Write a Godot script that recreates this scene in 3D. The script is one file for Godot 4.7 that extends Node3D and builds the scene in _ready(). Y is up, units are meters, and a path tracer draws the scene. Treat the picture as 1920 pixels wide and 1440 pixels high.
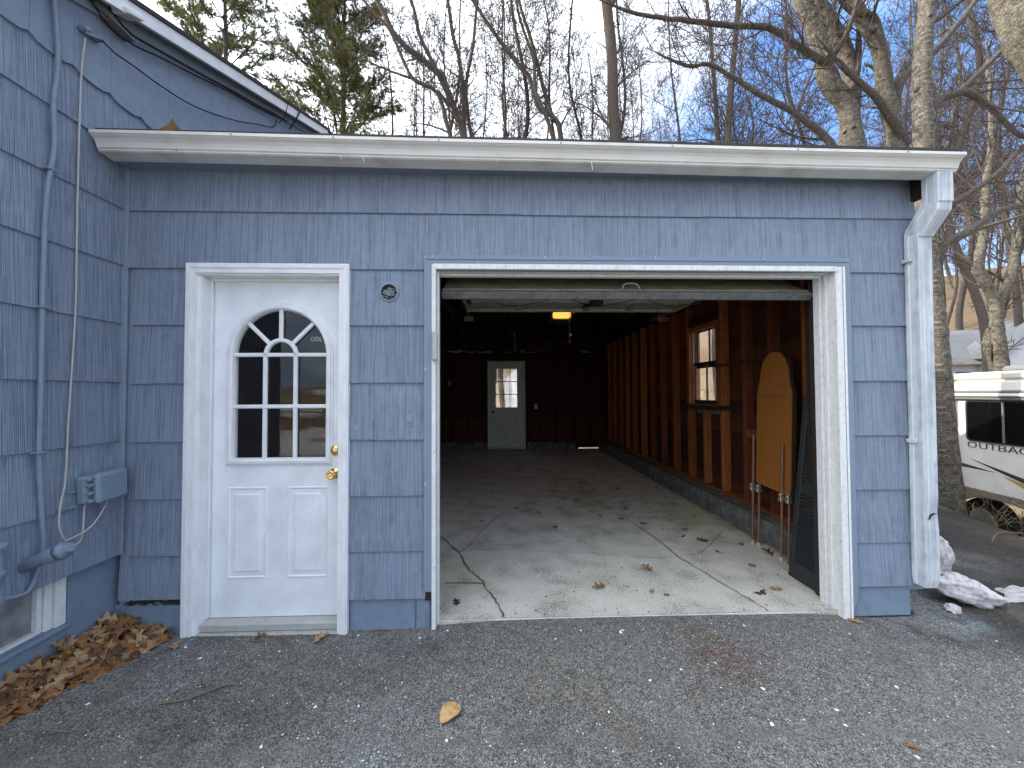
extends Node3D

# ---------------------------------------------------------------- mesh buffer
class MB:
	var v := PackedVector3Array()
	var n := PackedVector3Array()
	var uv := PackedVector2Array()
	var c := PackedColorArray()
	var idx := PackedInt32Array()
	var off := Vector2.ZERO
	var flip := false            # swap texture axes (grain across)
	var tint := Color(1, 1, 1)
	var use_c := false

	func _uv(p: Vector3, nn: Vector3) -> Vector2:
		var a := nn.abs()
		var r: Vector2
		if a.y > a.x and a.y > a.z:
			r = Vector2(p.x, p.z)
		elif a.x > a.z:
			r = Vector2(p.z, -p.y)
		else:
			r = Vector2(p.x, -p.y)
		if flip:
			r = Vector2(r.y, r.x)
		return r + off

	func tri(a: Vector3, b: Vector3, d: Vector3) -> void:      # counter-clockwise seen from outside
		var nn := (b - a).cross(d - a).normalized()
		var k := v.size()
		for p in [a, b, d]:
			v.push_back(p); n.push_back(nn); uv.push_back(_uv(p, nn))
			if use_c: c.push_back(tint)
		idx.append_array([k, k + 2, k + 1])

	func quad(a: Vector3, b: Vector3, d: Vector3, e: Vector3) -> void:
		var nn := (b - a).cross(d - a)
		if nn.length_squared() < 1e-14:
			nn = (d - a).cross(e - a)
		nn = nn.normalized()
		var k := v.size()
		for p in [a, b, d, e]:
			v.push_back(p); n.push_back(nn); uv.push_back(_uv(p, nn))
			if use_c: c.push_back(tint)
		idx.append_array([k, k + 2, k + 1, k, k + 3, k + 2])

	func box(lo: Vector3, hi: Vector3, ch := 0.0, xf := Transform3D.IDENTITY) -> void:
		var m := func(x: float, y: float, z: float) -> Vector3: return xf * Vector3(x, y, z)
		var x0 := lo.x; var y0 := lo.y; var z0 := lo.z
		var x1 := hi.x; var y1 := hi.y; var z1 := hi.z
		if ch <= 0.0:
			quad(m.call(x0, y0, z1), m.call(x1, y0, z1), m.call(x1, y1, z1), m.call(x0, y1, z1))
			quad(m.call(x1, y0, z0), m.call(x0, y0, z0), m.call(x0, y1, z0), m.call(x1, y1, z0))
			quad(m.call(x1, y0, z1), m.call(x1, y0, z0), m.call(x1, y1, z0), m.call(x1, y1, z1))
			quad(m.call(x0, y0, z0), m.call(x0, y0, z1), m.call(x0, y1, z1), m.call(x0, y1, z0))
			quad(m.call(x0, y1, z1), m.call(x1, y1, z1), m.call(x1, y1, z0), m.call(x0, y1, z0))
			quad(m.call(x0, y0, z0), m.call(x1, y0, z0), m.call(x1, y0, z1), m.call(x0, y0, z1))
			return
		var q := ch
		quad(m.call(x0+q, y0+q, z1), m.call(x1-q, y0+q, z1), m.call(x1-q, y1-q, z1), m.call(x0+q, y1-q, z1))
		quad(m.call(x1-q, y0+q, z0), m.call(x0+q, y0+q, z0), m.call(x0+q, y1-q, z0), m.call(x1-q, y1-q, z0))
		quad(m.call(x1, y0+q, z1-q), m.call(x1, y0+q, z0+q), m.call(x1, y1-q, z0+q), m.call(x1, y1-q, z1-q))
		quad(m.call(x0, y0+q, z0+q), m.call(x0, y0+q, z1-q), m.call(x0, y1-q, z1-q), m.call(x0, y1-q, z0+q))
		quad(m.call(x0+q, y1, z1-q), m.call(x1-q, y1, z1-q), m.call(x1-q, y1, z0+q), m.call(x0+q, y1, z0+q))
		quad(m.call(x0+q, y0, z0+q), m.call(x1-q, y0, z0+q), m.call(x1-q, y0, z1-q), m.call(x0+q, y0, z1-q))
		# edges along z
		quad(m.call(x1-q, y1, z1-q), m.call(x1, y1-q, z1-q), m.call(x1, y1-q, z0+q), m.call(x1-q, y1, z0+q))
		quad(m.call(x0, y1-q, z1-q), m.call(x0+q, y1, z1-q), m.call(x0+q, y1, z0+q), m.call(x0, y1-q, z0+q))
		quad(m.call(x1, y0+q, z1-q), m.call(x1-q, y0, z1-q), m.call(x1-q, y0, z0+q), m.call(x1, y0+q, z0+q))
		quad(m.call(x0+q, y0, z1-q), m.call(x0, y0+q, z1-q), m.call(x0, y0+q, z0+q), m.call(x0+q, y0, z0+q))
		# edges along x
		quad(m.call(x0+q, y1-q, z1), m.call(x1-q, y1-q, z1), m.call(x1-q, y1, z1-q), m.call(x0+q, y1, z1-q))
		quad(m.call(x0+q, y0, z1-q), m.call(x1-q, y0, z1-q), m.call(x1-q, y0+q, z1), m.call(x0+q, y0+q, z1))
		quad(m.call(x1-q, y1-q, z0), m.call(x0+q, y1-q, z0), m.call(x0+q, y1, z0+q), m.call(x1-q, y1, z0+q))
		quad(m.call(x1-q, y0, z0+q), m.call(x0+q, y0, z0+q), m.call(x0+q, y0+q, z0), m.call(x1-q, y0+q, z0))
		# edges along y
		quad(m.call(x1-q, y0+q, z1), m.call(x1, y0+q, z1-q), m.call(x1, y1-q, z1-q), m.call(x1-q, y1-q, z1))
		quad(m.call(x0, y0+q, z1-q), m.call(x0+q, y0+q, z1), m.call(x0+q, y1-q, z1), m.call(x0, y1-q, z1-q))
		quad(m.call(x1, y0+q, z0+q), m.call(x1-q, y0+q, z0), m.call(x1-q, y1-q, z0), m.call(x1, y1-q, z0+q))
		quad(m.call(x0+q, y0+q, z0), m.call(x0, y0+q, z0+q), m.call(x0, y1-q, z0+q), m.call(x0+q, y1-q, z0))
		# corners
		tri(m.call(x1-q, y1-q, z1), m.call(x1, y1-q, z1-q), m.call(x1-q, y1, z1-q))
		tri(m.call(x0, y1-q, z1-q), m.call(x0+q, y1-q, z1), m.call(x0+q, y1, z1-q))
		tri(m.call(x1, y0+q, z1-q), m.call(x1-q, y0+q, z1), m.call(x1-q, y0, z1-q))
		tri(m.call(x0+q, y0+q, z1), m.call(x0, y0+q, z1-q), m.call(x0+q, y0, z1-q))
		tri(m.call(x1, y1-q, z0+q), m.call(x1-q, y1-q, z0), m.call(x1-q, y1, z0+q))
		tri(m.call(x0+q, y1-q, z0), m.call(x0, y1-q, z0+q), m.call(x0+q, y1, z0+q))
		tri(m.call(x1-q, y0+q, z0), m.call(x1, y0+q, z0+q), m.call(x1-q, y0, z0+q))
		tri(m.call(x0, y0+q, z0+q), m.call(x0+q, y0+q, z0), m.call(x0+q, y0, z0+q))

	# swept round tube with smooth normals
	func tube(p: PackedVector3Array, r: PackedFloat32Array, sides: int, cap := true) -> void:
		var m := p.size()
		if m < 2: return
		var t := (p[1] - p[0]).normalized()
		var u := t.cross(Vector3.UP)
		if u.length_squared() < 0.01: u = t.cross(Vector3.RIGHT)
		u = u.normalized()
		var k := v.size()
		var run := off.y
		var step := TAU / sides
		for i in m:
			if i > 0:
				run += (p[i] - p[i-1]).length()
			var nt := t
			if i < m - 1:
				nt = (p[i+1] - p[i]).normalized()
				if i > 0: nt = (nt + (p[i] - p[i-1]).normalized()).normalized()
			else:
				nt = (p[i] - p[i-1]).normalized()
			u = (u - nt * u.dot(nt)).normalized()
			t = nt
			var w := t.cross(u)
			var rr := r[i]
			for j in sides + 1:
				var a := step * j
				var d := u * cos(a) + w * sin(a)
				v.push_back(p[i] + d * rr)
				n.push_back(d)
				uv.push_back(Vector2(off.x + a * r[0], run))
				if use_c: c.push_back(tint)
		var s1 := sides + 1
		for i in m - 1:
			for j in sides:
				var a0 := k + i * s1 + j
				idx.append_array([a0, a0 + s1, a0 + 1, a0 + 1, a0 + s1, a0 + s1 + 1])
		if cap:
			for e in 2:
				var q := k + (m - 1) * s1 if e == 1 else k
				var cc := v.size()
				var dn := (p[m-1] - p[m-2]).normalized() if e == 1 else (p[0] - p[1]).normalized()
				for j in sides:
					v.push_back(v[q + j]); n.push_back(dn); uv.push_back(uv[q + j])
					if use_c: c.push_back(tint)
				for j in range(1, sides - 1):
					if e == 1: idx.append_array([cc, cc + j + 1, cc + j])
					else: idx.append_array([cc, cc + j, cc + j + 1])

	# polygon (counter-clockwise in x,y) between z0 and z1
	func prism(poly: PackedVector2Array, z0: float, z1: float, xf := Transform3D.IDENTITY) -> void:
		var pl := poly
		if Geometry2D.is_polygon_clockwise(pl):
			pl = pl.duplicate(); pl.reverse()
		var ts := Geometry2D.triangulate_polygon(pl)
		for i in range(0, ts.size(), 3):
			var a := pl[ts[i]]; var b := pl[ts[i+1]]; var d := pl[ts[i+2]]
			if (b - a).cross(d - a) < 0:
				var s := b; b = d; d = s
			tri(xf * Vector3(a.x, a.y, z1), xf * Vector3(b.x, b.y, z1), xf * Vector3(d.x, d.y, z1))
			tri(xf * Vector3(a.x, a.y, z0), xf * Vector3(d.x, d.y, z0), xf * Vector3(b.x, b.y, z0))
		for i in pl.size():
			var a := pl[i]; var b := pl[(i + 1) % pl.size()]
			quad(xf * Vector3(a.x, a.y, z0), xf * Vector3(b.x, b.y, z0), xf * Vector3(b.x, b.y, z1), xf * Vector3(a.x, a.y, z1))

	# profile of (radius, height) turned about local y
	func lathe(prof: Array, sides: int, xf := Transform3D.IDENTITY) -> void:
		var k := v.size()
		var m := prof.size()
		for i in m:
			var a: Vector2 = prof[max(i - 1, 0)]
			var b: Vector2 = prof[min(i + 1, m - 1)]
			var t := (b - a).normalized()
			for j in sides + 1:
				var an := TAU * j / sides
				var d := Vector3(cos(an), 0, sin(an))
				var q: Vector2 = prof[i]
				v.push_back(xf * (d * q.x + Vector3(0, q.y, 0)))
				n.push_back((xf.basis * (d * t.y + Vector3(0, -t.x, 0))).normalized())
				uv.push_back(Vector2(an * 0.1, q.y))
				if use_c: c.push_back(tint)
		for i in m - 1:
			for j in sides:
				var a0 := k + i * (sides + 1) + j
				var b0 := a0 + sides + 1
				idx.append_array([a0, a0 + 1, b0, a0 + 1, b0 + 1, b0])

	# band between two closed loops of equal length (flat shaded)
	func band(a: PackedVector3Array, b: PackedVector3Array) -> void:
		for i in a.size():
			var j := (i + 1) % a.size()
			quad(a[i], a[j], b[j], b[i])

	func grid(nx: int, ny: int, f: Callable, smooth_n := true) -> void:   # f(i/nx, j/ny) -> [point, colour]
		var k := v.size()
		for j in ny + 1:
			for i in nx + 1:
				var r: Array = f.call(float(i) / nx, float(j) / ny)
				var p: Vector3 = r[0]
				v.push_back(p); n.push_back(Vector3.UP); uv.push_back(Vector2(p.x, p.z) + off)
				if use_c: c.push_back(r[1])
		for j in ny:
			for i in nx:
				var a := k + j * (nx + 1) + i
				var b := a + nx + 1
				idx.append_array([a, a + 1, b, a + 1, b + 1, b])
		if smooth_n:
			renormal(k)

	func renormal(k: int) -> void:
		var acc := PackedVector3Array(); acc.resize(v.size())
		for i in range(0, idx.size(), 3):
			var a := idx[i]; var b := idx[i+1]; var d := idx[i+2]
			if a < k: continue
			var nn := (v[d] - v[a]).cross(v[b] - v[a])
			acc[a] += nn; acc[b] += nn; acc[d] += nn
		for i in range(k, v.size()):
			if acc[i].length_squared() > 1e-20: n[i] = acc[i].normalized()

	func mesh(mat: Material) -> ArrayMesh:
		var am := ArrayMesh.new()
		if v.is_empty(): return am
		var arr := []; arr.resize(Mesh.ARRAY_MAX)
		arr[Mesh.ARRAY_VERTEX] = v; arr[Mesh.ARRAY_NORMAL] = n; arr[Mesh.ARRAY_TEX_UV] = uv; arr[Mesh.ARRAY_INDEX] = idx
		if use_c: arr[Mesh.ARRAY_COLOR] = c
		am.add_surface_from_arrays(Mesh.PRIMITIVE_TRIANGLES, arr)
		am.surface_set_material(0, mat)
		return am

# ---------------------------------------------------------------- scene helpers
var M := {}
var rng := RandomNumberGenerator.new()
var used := {}

func V(x: float, y: float, z: float) -> Vector3: return Vector3(x, y, z)
func lin(r: float, g: float, b: float) -> Color: return Color(r, g, b).linear_to_srgb()
func rf(a: float, b: float) -> float: return rng.randf_range(a, b)

func numbered(nm: String) -> String:
	if not used.has(nm):
		used[nm] = 0
		return nm
	used[nm] += 1
	return "%s_%03d" % [nm, used[nm]]

func thing(nm: String, label: String, cat: String, at := Vector3.ZERO, turn := 0.0, group := "") -> Node3D:
	var o := Node3D.new()
	o.name = numbered(nm); add_child(o)
	o.position = at; o.rotation.y = turn
	o.set_meta("label", label); o.set_meta("category", cat)
	if group: o.set_meta("group", group)
	return o

func part(par: Node, nm: String, mb: MB, mat: Material, stuff := false) -> MeshInstance3D:
	var o := MeshInstance3D.new()
	o.name = nm; o.mesh = mb.mesh(mat)
	par.add_child(o, true)
	if stuff: o.set_meta("kind", "stuff")
	return o

func share(par: Node, nm: String, me: Mesh, xf: Transform3D) -> MeshInstance3D:
	var o := MeshInstance3D.new()
	o.name = nm; o.mesh = me; o.transform = xf
	par.add_child(o, true)
	return o

func solo(nm: String, mb: MB, mat: Material, label: String, cat: String, group := "", at := Vector3.ZERO) -> MeshInstance3D:
	var o := MeshInstance3D.new()
	o.name = numbered(nm); o.mesh = mb.mesh(mat); o.position = at
	add_child(o)
	o.set_meta("label", label); o.set_meta("category", cat)
	if group: o.set_meta("group", group)
	return o

func struct(nm: String, mb: MB, mat: Material, kind := "structure", label := "") -> MeshInstance3D:
	var o := MeshInstance3D.new()
	o.name = numbered(nm); o.mesh = mb.mesh(mat)
	add_child(o); o.set_meta("kind", kind)
	if label: o.set_meta("label", label)
	return o

func bx(lo: Vector3, hi: Vector3, ch := 0.0) -> MB:
	var m := MB.new(); m.off = Vector2(rf(0, 3), rf(0, 3)); m.box(lo, hi, ch); return m

func tb(pts: Array, r: float, sides := 8) -> MB:
	var m := MB.new(); var rr := PackedFloat32Array(); rr.resize(pts.size()); rr.fill(r)
	m.tube(PackedVector3Array(pts), rr, sides); return m

func curve(pts: Array, step := 0.03) -> PackedVector3Array:     # smooth line through points
	var c := Curve3D.new()
	for i in pts.size():
		var t: Vector3 = (pts[min(i + 1, pts.size() - 1)] - pts[max(i - 1, 0)]) / 6.0
		c.add_point(pts[i], -t, t)
	c.bake_interval = step
	return c.get_baked_points()

func cable(pts: Array, r: float, sides := 6, step := 0.04) -> MB:
	var m := MB.new(); var p := curve(pts, step)
	var rr := PackedFloat32Array(); rr.resize(p.size()); rr.fill(r)
	m.tube(p, rr, sides); return m

# ---------------------------------------------------------------- textures
func nimg(w: int, h: int, freq: float, sd: int, oct := 4, type := FastNoiseLite.TYPE_SIMPLEX_SMOOTH) -> Image:
	var f := FastNoiseLite.new()
	f.noise_type = type; f.frequency = freq; f.seed = sd; f.fractal_octaves = oct
	if type == FastNoiseLite.TYPE_CELLULAR:
		f.fractal_type = FastNoiseLite.FRACTAL_NONE
		f.cellular_return_type = FastNoiseLite.RETURN_CELL_VALUE
	var im := f.get_seamless_image(w, h, false, false, 0.15, true)
	im.convert(Image.FORMAT_L8)
	return im

func lut(stops: Array) -> PackedByteArray:          # stops [t, linear colour] -> 256 sRGB triples
	var b := PackedByteArray(); b.resize(768)
	for i in 256:
		var t := i / 255.0
		var k := 0
		while k < stops.size() - 2 and t > stops[k + 1][0]: k += 1
		var f: float = clampf((t - stops[k][0]) / maxf(stops[k + 1][0] - stops[k][0], 1e-4), 0, 1)
		var c: Color = (stops[k][1] as Color).lerp(stops[k + 1][1], f).linear_to_srgb()
		b[i * 3] = int(clampf(c.r, 0, 1) * 255); b[i * 3 + 1] = int(clampf(c.g, 0, 1) * 255); b[i * 3 + 2] = int(clampf(c.b, 0, 1) * 255)
	return b

func ramp(im: Image, stops: Array) -> ImageTexture:
	var L := lut(stops); var d := im.get_data(); var o := PackedByteArray(); o.resize(d.size() * 3)
	for i in d.size():
		var q := d[i] * 3; var k := i * 3
		o[k] = L[q]; o[k + 1] = L[q + 1]; o[k + 2] = L[q + 2]
	return ImageTexture.create_from_image(Image.create_from_data(im.get_width(), im.get_height(), false, Image.FORMAT_RGB8, o))

func mix2(a: Image, b: Image, wa: float, wb: float, bias := 0.0) -> Image:
	var x := a.get_data(); var y := b.get_data(); var o := PackedByteArray(); o.resize(x.size())
	for i in x.size():
		o[i] = clampi(int(x[i] * wa + y[i] * wb + bias), 0, 255)
	return Image.create_from_data(a.get_width(), a.get_height(), false, Image.FORMAT_L8, o)

func streaks(w: int, h: int, freq: float, rows: int, sd: int, oct := 3) -> Image:   # noise drawn out along v
	var im := nimg(w, rows, freq, sd, oct)
	im.resize(w, h, Image.INTERPOLATE_CUBIC)
	return im

func mat(col: Color, rough := 0.7, tex: Texture2D = null, scale := 1.0, h: Texture2D = null, hs := 0.1, tri := false) -> StandardMaterial3D:
	var m := StandardMaterial3D.new()
	m.albedo_color = col; m.roughness = rough; m.metallic_specular = 0.4
	if tex: m.albedo_texture = tex
	m.uv1_scale = Vector3(scale, scale, scale)
	if h:
		m.heightmap_enabled = true; m.heightmap_texture = h; m.heightmap_scale = hs
	if tri:
		m.uv1_triplanar = true; m.uv1_world_triplanar = true
	return m

func tinted(m: StandardMaterial3D, col: Color) -> StandardMaterial3D:
	var o: StandardMaterial3D = m.duplicate(); o.albedo_color = col; return o

func make_materials() -> void:
	var W := Color(1, 1, 1)
	# grooved shake siding: light and dark streaks between fine vertical grooves
	var s1 := streaks(1024, 1024, 0.16, 6, 11, 2)
	var s2 := streaks(1024, 1024, 0.035, 24, 12, 3)
	var blot := nimg(1024, 1024, 0.008, 13, 5)
	var g := mix2(mix2(s1, s2, 0.6, 0.4), blot, 0.8, 0.2)
	var gt := ramp(g, [[0.0, Color(0.46, 0.47, 0.49)], [0.33, Color(0.68, 0.69, 0.71)], [0.47, Color(0.88, 0.885, 0.89)], [0.60, Color(0.98, 0.98, 0.98)], [0.72, Color(1.10, 1.10, 1.10)], [1.0, Color(1.16, 1.16, 1.16)]])
	var gh := ImageTexture.create_from_image(mix2(s1, s2, 0.7, 0.3))
	for i in 4:
		var k := [1.0, 0.95, 1.04, 0.98][i] as float
		M["siding%d" % i] = mat(lin(0.238 * k, 0.290 * k, 0.372 * k), 0.55, gt, 1.0 / 0.70, gh, 0.6)
	var grime := nimg(512, 512, 0.012, 21, 5)
	var fine := nimg(512, 512, 0.15, 22, 3)
	var gm := mix2(grime, fine, 0.7, 0.3)
	var gmt := ramp(gm, [[0.0, Color(0.80, 0.79, 0.77)], [0.35, Color(0.92, 0.92, 0.91)], [0.6, W], [1.0, W]])
	var fh := ImageTexture.create_from_image(fine)
	M.blue = mat(lin(0.195, 0.255, 0.33), 0.55, gmt, 0.9, fh, 0.06)
	M.blue_plain = mat(lin(0.222, 0.272, 0.350), 0.5, gmt, 2.0)
	M.blue_found = mat(lin(0.19, 0.25, 0.325), 0.75, ramp(gm, [[0.0, Color(0.7, 0.71, 0.73)], [0.5, Color(0.95, 0.95, 0.95)], [1.0, W]]), 1.3, fh, 0.25)
	M.white = mat(lin(0.76, 0.77, 0.78), 0.42, gmt, 0.8)
	M.door = mat(lin(0.79, 0.81, 0.84), 0.38, gmt, 0.5, streaksT(512, 31), 0.02)
	# worn trim: white paint with chips that show grey wood
	var chip := mix2(nimg(512, 512, 0.03, 41, 5), streaks(512, 512, 0.05, 40, 42, 3), 0.6, 0.4)
	M.worn = mat(lin(0.72, 0.72, 0.72), 0.6, ramp(chip, [[0.0, Color(0.18, 0.16, 0.13)], [0.15, Color(0.3, 0.29, 0.28)], [0.18, Color(0.80, 0.81, 0.80)], [0.6, Color(0.97, 0.98, 0.97)], [1.0, W]]), 1.4, ImageTexture.create_from_image(chip), 0.25)
	M.blue_worn = mat(lin(0.9, 0.9, 0.9), 0.6, ramp(chip, [[0.0, Color(0.7, 0.73, 0.78)], [0.17, Color(0.6, 0.64, 0.7)], [0.19, Color(0.20, 0.26, 0.335)], [0.6, Color(0.215, 0.275, 0.35)], [1.0, Color(0.23, 0.29, 0.365)]]), 1.4, ImageTexture.create_from_image(chip), 0.25)
	M.gutter = mat(lin(0.70, 0.695, 0.665), 0.45, ramp(mix2(grime, streaks(512, 512, 0.02, 60, 43, 3), 0.5, 0.5), [[0.0, Color(0.62, 0.6, 0.56)], [0.4, Color(0.88, 0.87, 0.85)], [1.0, W]]), 0.8)
	M.spout = mat(lin(0.52, 0.555, 0.60), 0.45, ramp(mix2(streaks(512, 512, 0.03, 20, 44, 4), grime, 0.6, 0.4), [[0.0, Color(0.42, 0.45, 0.45)], [0.35, Color(0.75, 0.77, 0.78)], [0.6, W], [1.0, W]]), 1.2)
	# asphalt
	var cell := nimg(1024, 1024, 0.27, 51, 1, FastNoiseLite.TYPE_CELLULAR)
	var cell2 := nimg(1024, 1024, 0.42, 52, 1, FastNoiseLite.TYPE_CELLULAR)
	var abase := nimg(1024, 1024, 0.02, 53, 5)
	var stone := mix2(cell, cell2, 0.62, 0.38)
	var am := mix2(stone, abase, 0.86, 0.14)
	M.asphalt = mat(W, 0.85, ramp(am, [[0.0, Color(0.018, 0.018, 0.018)], [0.26, Color(0.055, 0.055, 0.054)], [0.42, Color(0.115, 0.115, 0.111)], [0.56, Color(0.165, 0.164, 0.158)], [0.68, Color(0.235, 0.233, 0.222)], [0.79, Color(0.315, 0.31, 0.298)], [1.0, Color(0.48, 0.475, 0.45)]]), 1.0 / 1.35, ImageTexture.create_from_image(stone), 0.5)
	M.asphalt.vertex_color_use_as_albedo = true
	# concrete
	var cb := nimg(1024, 1024, 0.006, 61, 6)
	var cf := nimg(1024, 1024, 0.11, 62, 4)
	M.concrete = mat(W, 0.85, ramp(mix2(cb, cf, 0.5, 0.5), [[0.0, Color(0.17, 0.16, 0.14)], [0.28, Color(0.31, 0.297, 0.262)], [0.42, Color(0.46, 0.445, 0.395)], [0.6, Color(0.53, 0.515, 0.46)], [1.0, Color(0.64, 0.62, 0.56)]]), 1.0 / 2.3, ImageTexture.create_from_image(mix2(cb, cf, 0.4, 0.6)), 0.3)
	M.concrete.vertex_color_use_as_albedo = true
	M.block = mat(lin(0.9, 0.9, 0.9), 0.9, ramp(mix2(cb, cf, 0.6, 0.4), [[0.0, Color(0.05, 0.05, 0.05)], [0.45, Color(0.12, 0.12, 0.115)], [0.7, Color(0.22, 0.215, 0.2)], [1.0, Color(0.34, 0.33, 0.31)]]), 1.1, ImageTexture.create_from_image(cf), 0.35)
	# raw framing wood
	var wg := mix2(streaks(512, 512, 0.06, 10, 71, 4), nimg(512, 512, 0.02, 72, 4), 0.65, 0.35)
	var wt := ramp(wg, [[0.0, Color(0.30, 0.25, 0.22)], [0.4, Color(0.7, 0.66, 0.62)], [0.65, W], [1.0, W]])
	var wh := ImageTexture.create_from_image(wg)
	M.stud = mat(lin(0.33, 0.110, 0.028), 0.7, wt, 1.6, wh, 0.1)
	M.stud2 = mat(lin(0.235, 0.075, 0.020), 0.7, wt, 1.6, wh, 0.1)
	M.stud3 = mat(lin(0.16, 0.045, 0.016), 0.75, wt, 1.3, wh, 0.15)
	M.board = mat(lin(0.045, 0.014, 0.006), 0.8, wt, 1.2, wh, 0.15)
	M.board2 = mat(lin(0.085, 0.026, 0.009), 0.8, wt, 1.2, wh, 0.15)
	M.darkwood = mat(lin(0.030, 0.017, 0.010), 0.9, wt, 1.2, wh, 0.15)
	M.black = mat(lin(0.010, 0.011, 0.012), 0.55, gmt, 1.0)
	M.shutter = mat(lin(0.026, 0.031, 0.033), 0.4, gmt, 1.5)
	M.hole_dark = mat(lin(0.012, 0.010, 0.009), 0.95)  # flat black for the shade inside the vent hole
	M.steel = mat(lin(0.25, 0.24, 0.23), 0.5); M.steel.metallic = 0.7
	M.darksteel = mat(lin(0.05, 0.048, 0.045), 0.55); M.darksteel.metallic = 0.5
	M.brass = mat(lin(0.80, 0.56, 0.22), 0.22); M.brass.metallic = 1.0
	M.chrome = mat(lin(0.75, 0.73, 0.70), 0.25); M.chrome.metallic = 0.9
	M.bronze = mat(lin(0.22, 0.12, 0.08), 0.4); M.bronze.metallic = 0.5
	M.hardboard = mat(lin(0.29, 0.108, 0.024), 0.5, ramp(gm, [[0.0, Color(0.8, 0.78, 0.74)], [0.5, Color(0.95, 0.95, 0.95)], [1.0, W]]), 1.2)
	M.panel = mat(lin(0.44, 0.42, 0.34), 0.6, ramp(gm, [[0.0, Color(0.35, 0.31, 0.26)], [0.45, Color(0.75, 0.74, 0.7)], [1.0, W]]), 0.9)
	M.panel_rail = tinted(M.panel, lin(0.66, 0.65, 0.58))
	M.rubber = mat(lin(0.17, 0.17, 0.16), 0.75, ramp(gm, [[0.0, Color(0.4, 0.4, 0.4)], [0.6, W], [1.0, W]]), 2.0, fh, 0.3)
	M.greydoor = mat(lin(0.58, 0.60, 0.53), 0.5, gmt, 0.5)
	M.roofing = mat(lin(0.05, 0.045, 0.042), 0.95, gmt, 2.0, fh, 0.4)
	M.glass = StandardMaterial3D.new()
	M.glass.transparency = BaseMaterial3D.TRANSPARENCY_ALPHA; M.glass.albedo_color = Color(0.10, 0.12, 0.12, 0.03); M.glass.roughness = 0.0; M.glass.metallic_specular = 0.36
	M.dirtyglass = mat(lin(0.36, 0.37, 0.38), 0.35, ramp(gm, [[0.0, Color(0.25, 0.25, 0.25)], [0.5, Color(0.6, 0.6, 0.6)], [1.0, W]]), 1.5)
	M.darkglass = mat(lin(0.004, 0.004, 0.005), 0.05)
	# bark
	var bk := mix2(mix2(nimg(512, 512, 0.045, 81, 5), nimg(512, 512, 0.012, 82, 5), 0.55, 0.45), nimg(512, 512, 0.13, 83, 3), 0.78, 0.22)
	var bh := ImageTexture.create_from_image(bk)
	M.bark = mat(W, 0.95, ramp(bk, [[0.0, Color(0.02, 0.016, 0.013)], [0.36, Color(0.045, 0.036, 0.030)], [0.47, Color(0.085, 0.072, 0.060)], [0.56, Color(0.125, 0.110, 0.090)], [0.62, Color(0.19, 0.18, 0.135)], [0.70, Color(0.22, 0.225, 0.13)], [0.8, Color(0.30, 0.30, 0.24)], [1.0, Color(0.38, 0.37, 0.33)]]), 1.7, bh, 1.2, true)
	M.bark_grey = mat(W, 0.95, ramp(bk, [[0.0, Color(0.022, 0.018, 0.015)], [0.5, Color(0.070, 0.056, 0.048)], [1.0, Color(0.17, 0.15, 0.13)]]), 1.7, bh, 0.8, true)
	M.bark_dark = mat(W, 0.95, ramp(bk, [[0.0, Color(0.02, 0.015, 0.012)], [0.5, Color(0.065, 0.05, 0.04)], [1.0, Color(0.15, 0.125, 0.10)]]), 1.7, bh, 0.8, true)
	M.branch = mat(W, 0.95, ramp(bk, [[0.0, Color(0.02, 0.016, 0.014)], [0.45, Color(0.06, 0.048, 0.040)], [0.6, Color(0.105, 0.088, 0.074)], [0.75, Color(0.17, 0.155, 0.125)], [1.0, Color(0.24, 0.22, 0.19)]]), 2.6, bh, 0.6, true)
	M.twig = mat(lin(0.062, 0.046, 0.040), 0.9)
	M.twig_far = mat(lin(0.050, 0.037, 0.034), 0.9)
	M.needle = mat(lin(0.165, 0.17, 0.065), 0.7); M.needle.backlight_enabled = true; M.needle.backlight = Color(0.16, 0.17, 0.05)
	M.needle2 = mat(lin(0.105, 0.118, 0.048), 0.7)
	# leaves
	var lv := ramp(nimg(256, 256, 0.02, 91, 4), [[0.0, Color(0.55, 0.5, 0.45)], [0.5, Color(0.9, 0.9, 0.9)], [1.0, W]])
	var lc := [[0.21, 0.105, 0.045], [0.30, 0.175, 0.085], [0.13, 0.058, 0.028], [0.37, 0.25, 0.14], [0.26, 0.115, 0.036], [0.085, 0.042, 0.022]]
	for i in 6:
		M["leaf%d" % i] = mat(lin(lc[i][0], lc[i][1], lc[i][2]), 0.6, lv, 6.0)
	M.leaf_tan = mat(lin(0.62, 0.40, 0.18), 0.55, lv, 6.0)
	M.leaf_green = mat(lin(0.05, 0.055, 0.025), 0.6)
	M.leaf_red = mat(lin(0.30, 0.02, 0.03), 0.6)
	M.flake = mat(lin(0.78, 0.78, 0.76), 0.7)
	M.stick = mat(lin(0.16, 0.12, 0.08), 0.9)
	M.straw = mat(lin(0.24, 0.175, 0.09), 0.9)
	M.crumb = mat(lin(0.19, 0.095, 0.05), 0.9)
	M.snow = mat(lin(0.70, 0.68, 0.685), 0.8, ramp(mix2(grime, fine, 0.75, 0.25), [[0.0, Color(0.22, 0.19, 0.17)], [0.24, Color(0.45, 0.42, 0.40)], [0.40, Color(0.88, 0.86, 0.85)], [0.55, W], [1.0, W]]), 3.2, ImageTexture.create_from_image(fine), 0.9, true)
	M.crack = mat(lin(0.115, 0.107, 0.092), 1.0)
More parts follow.
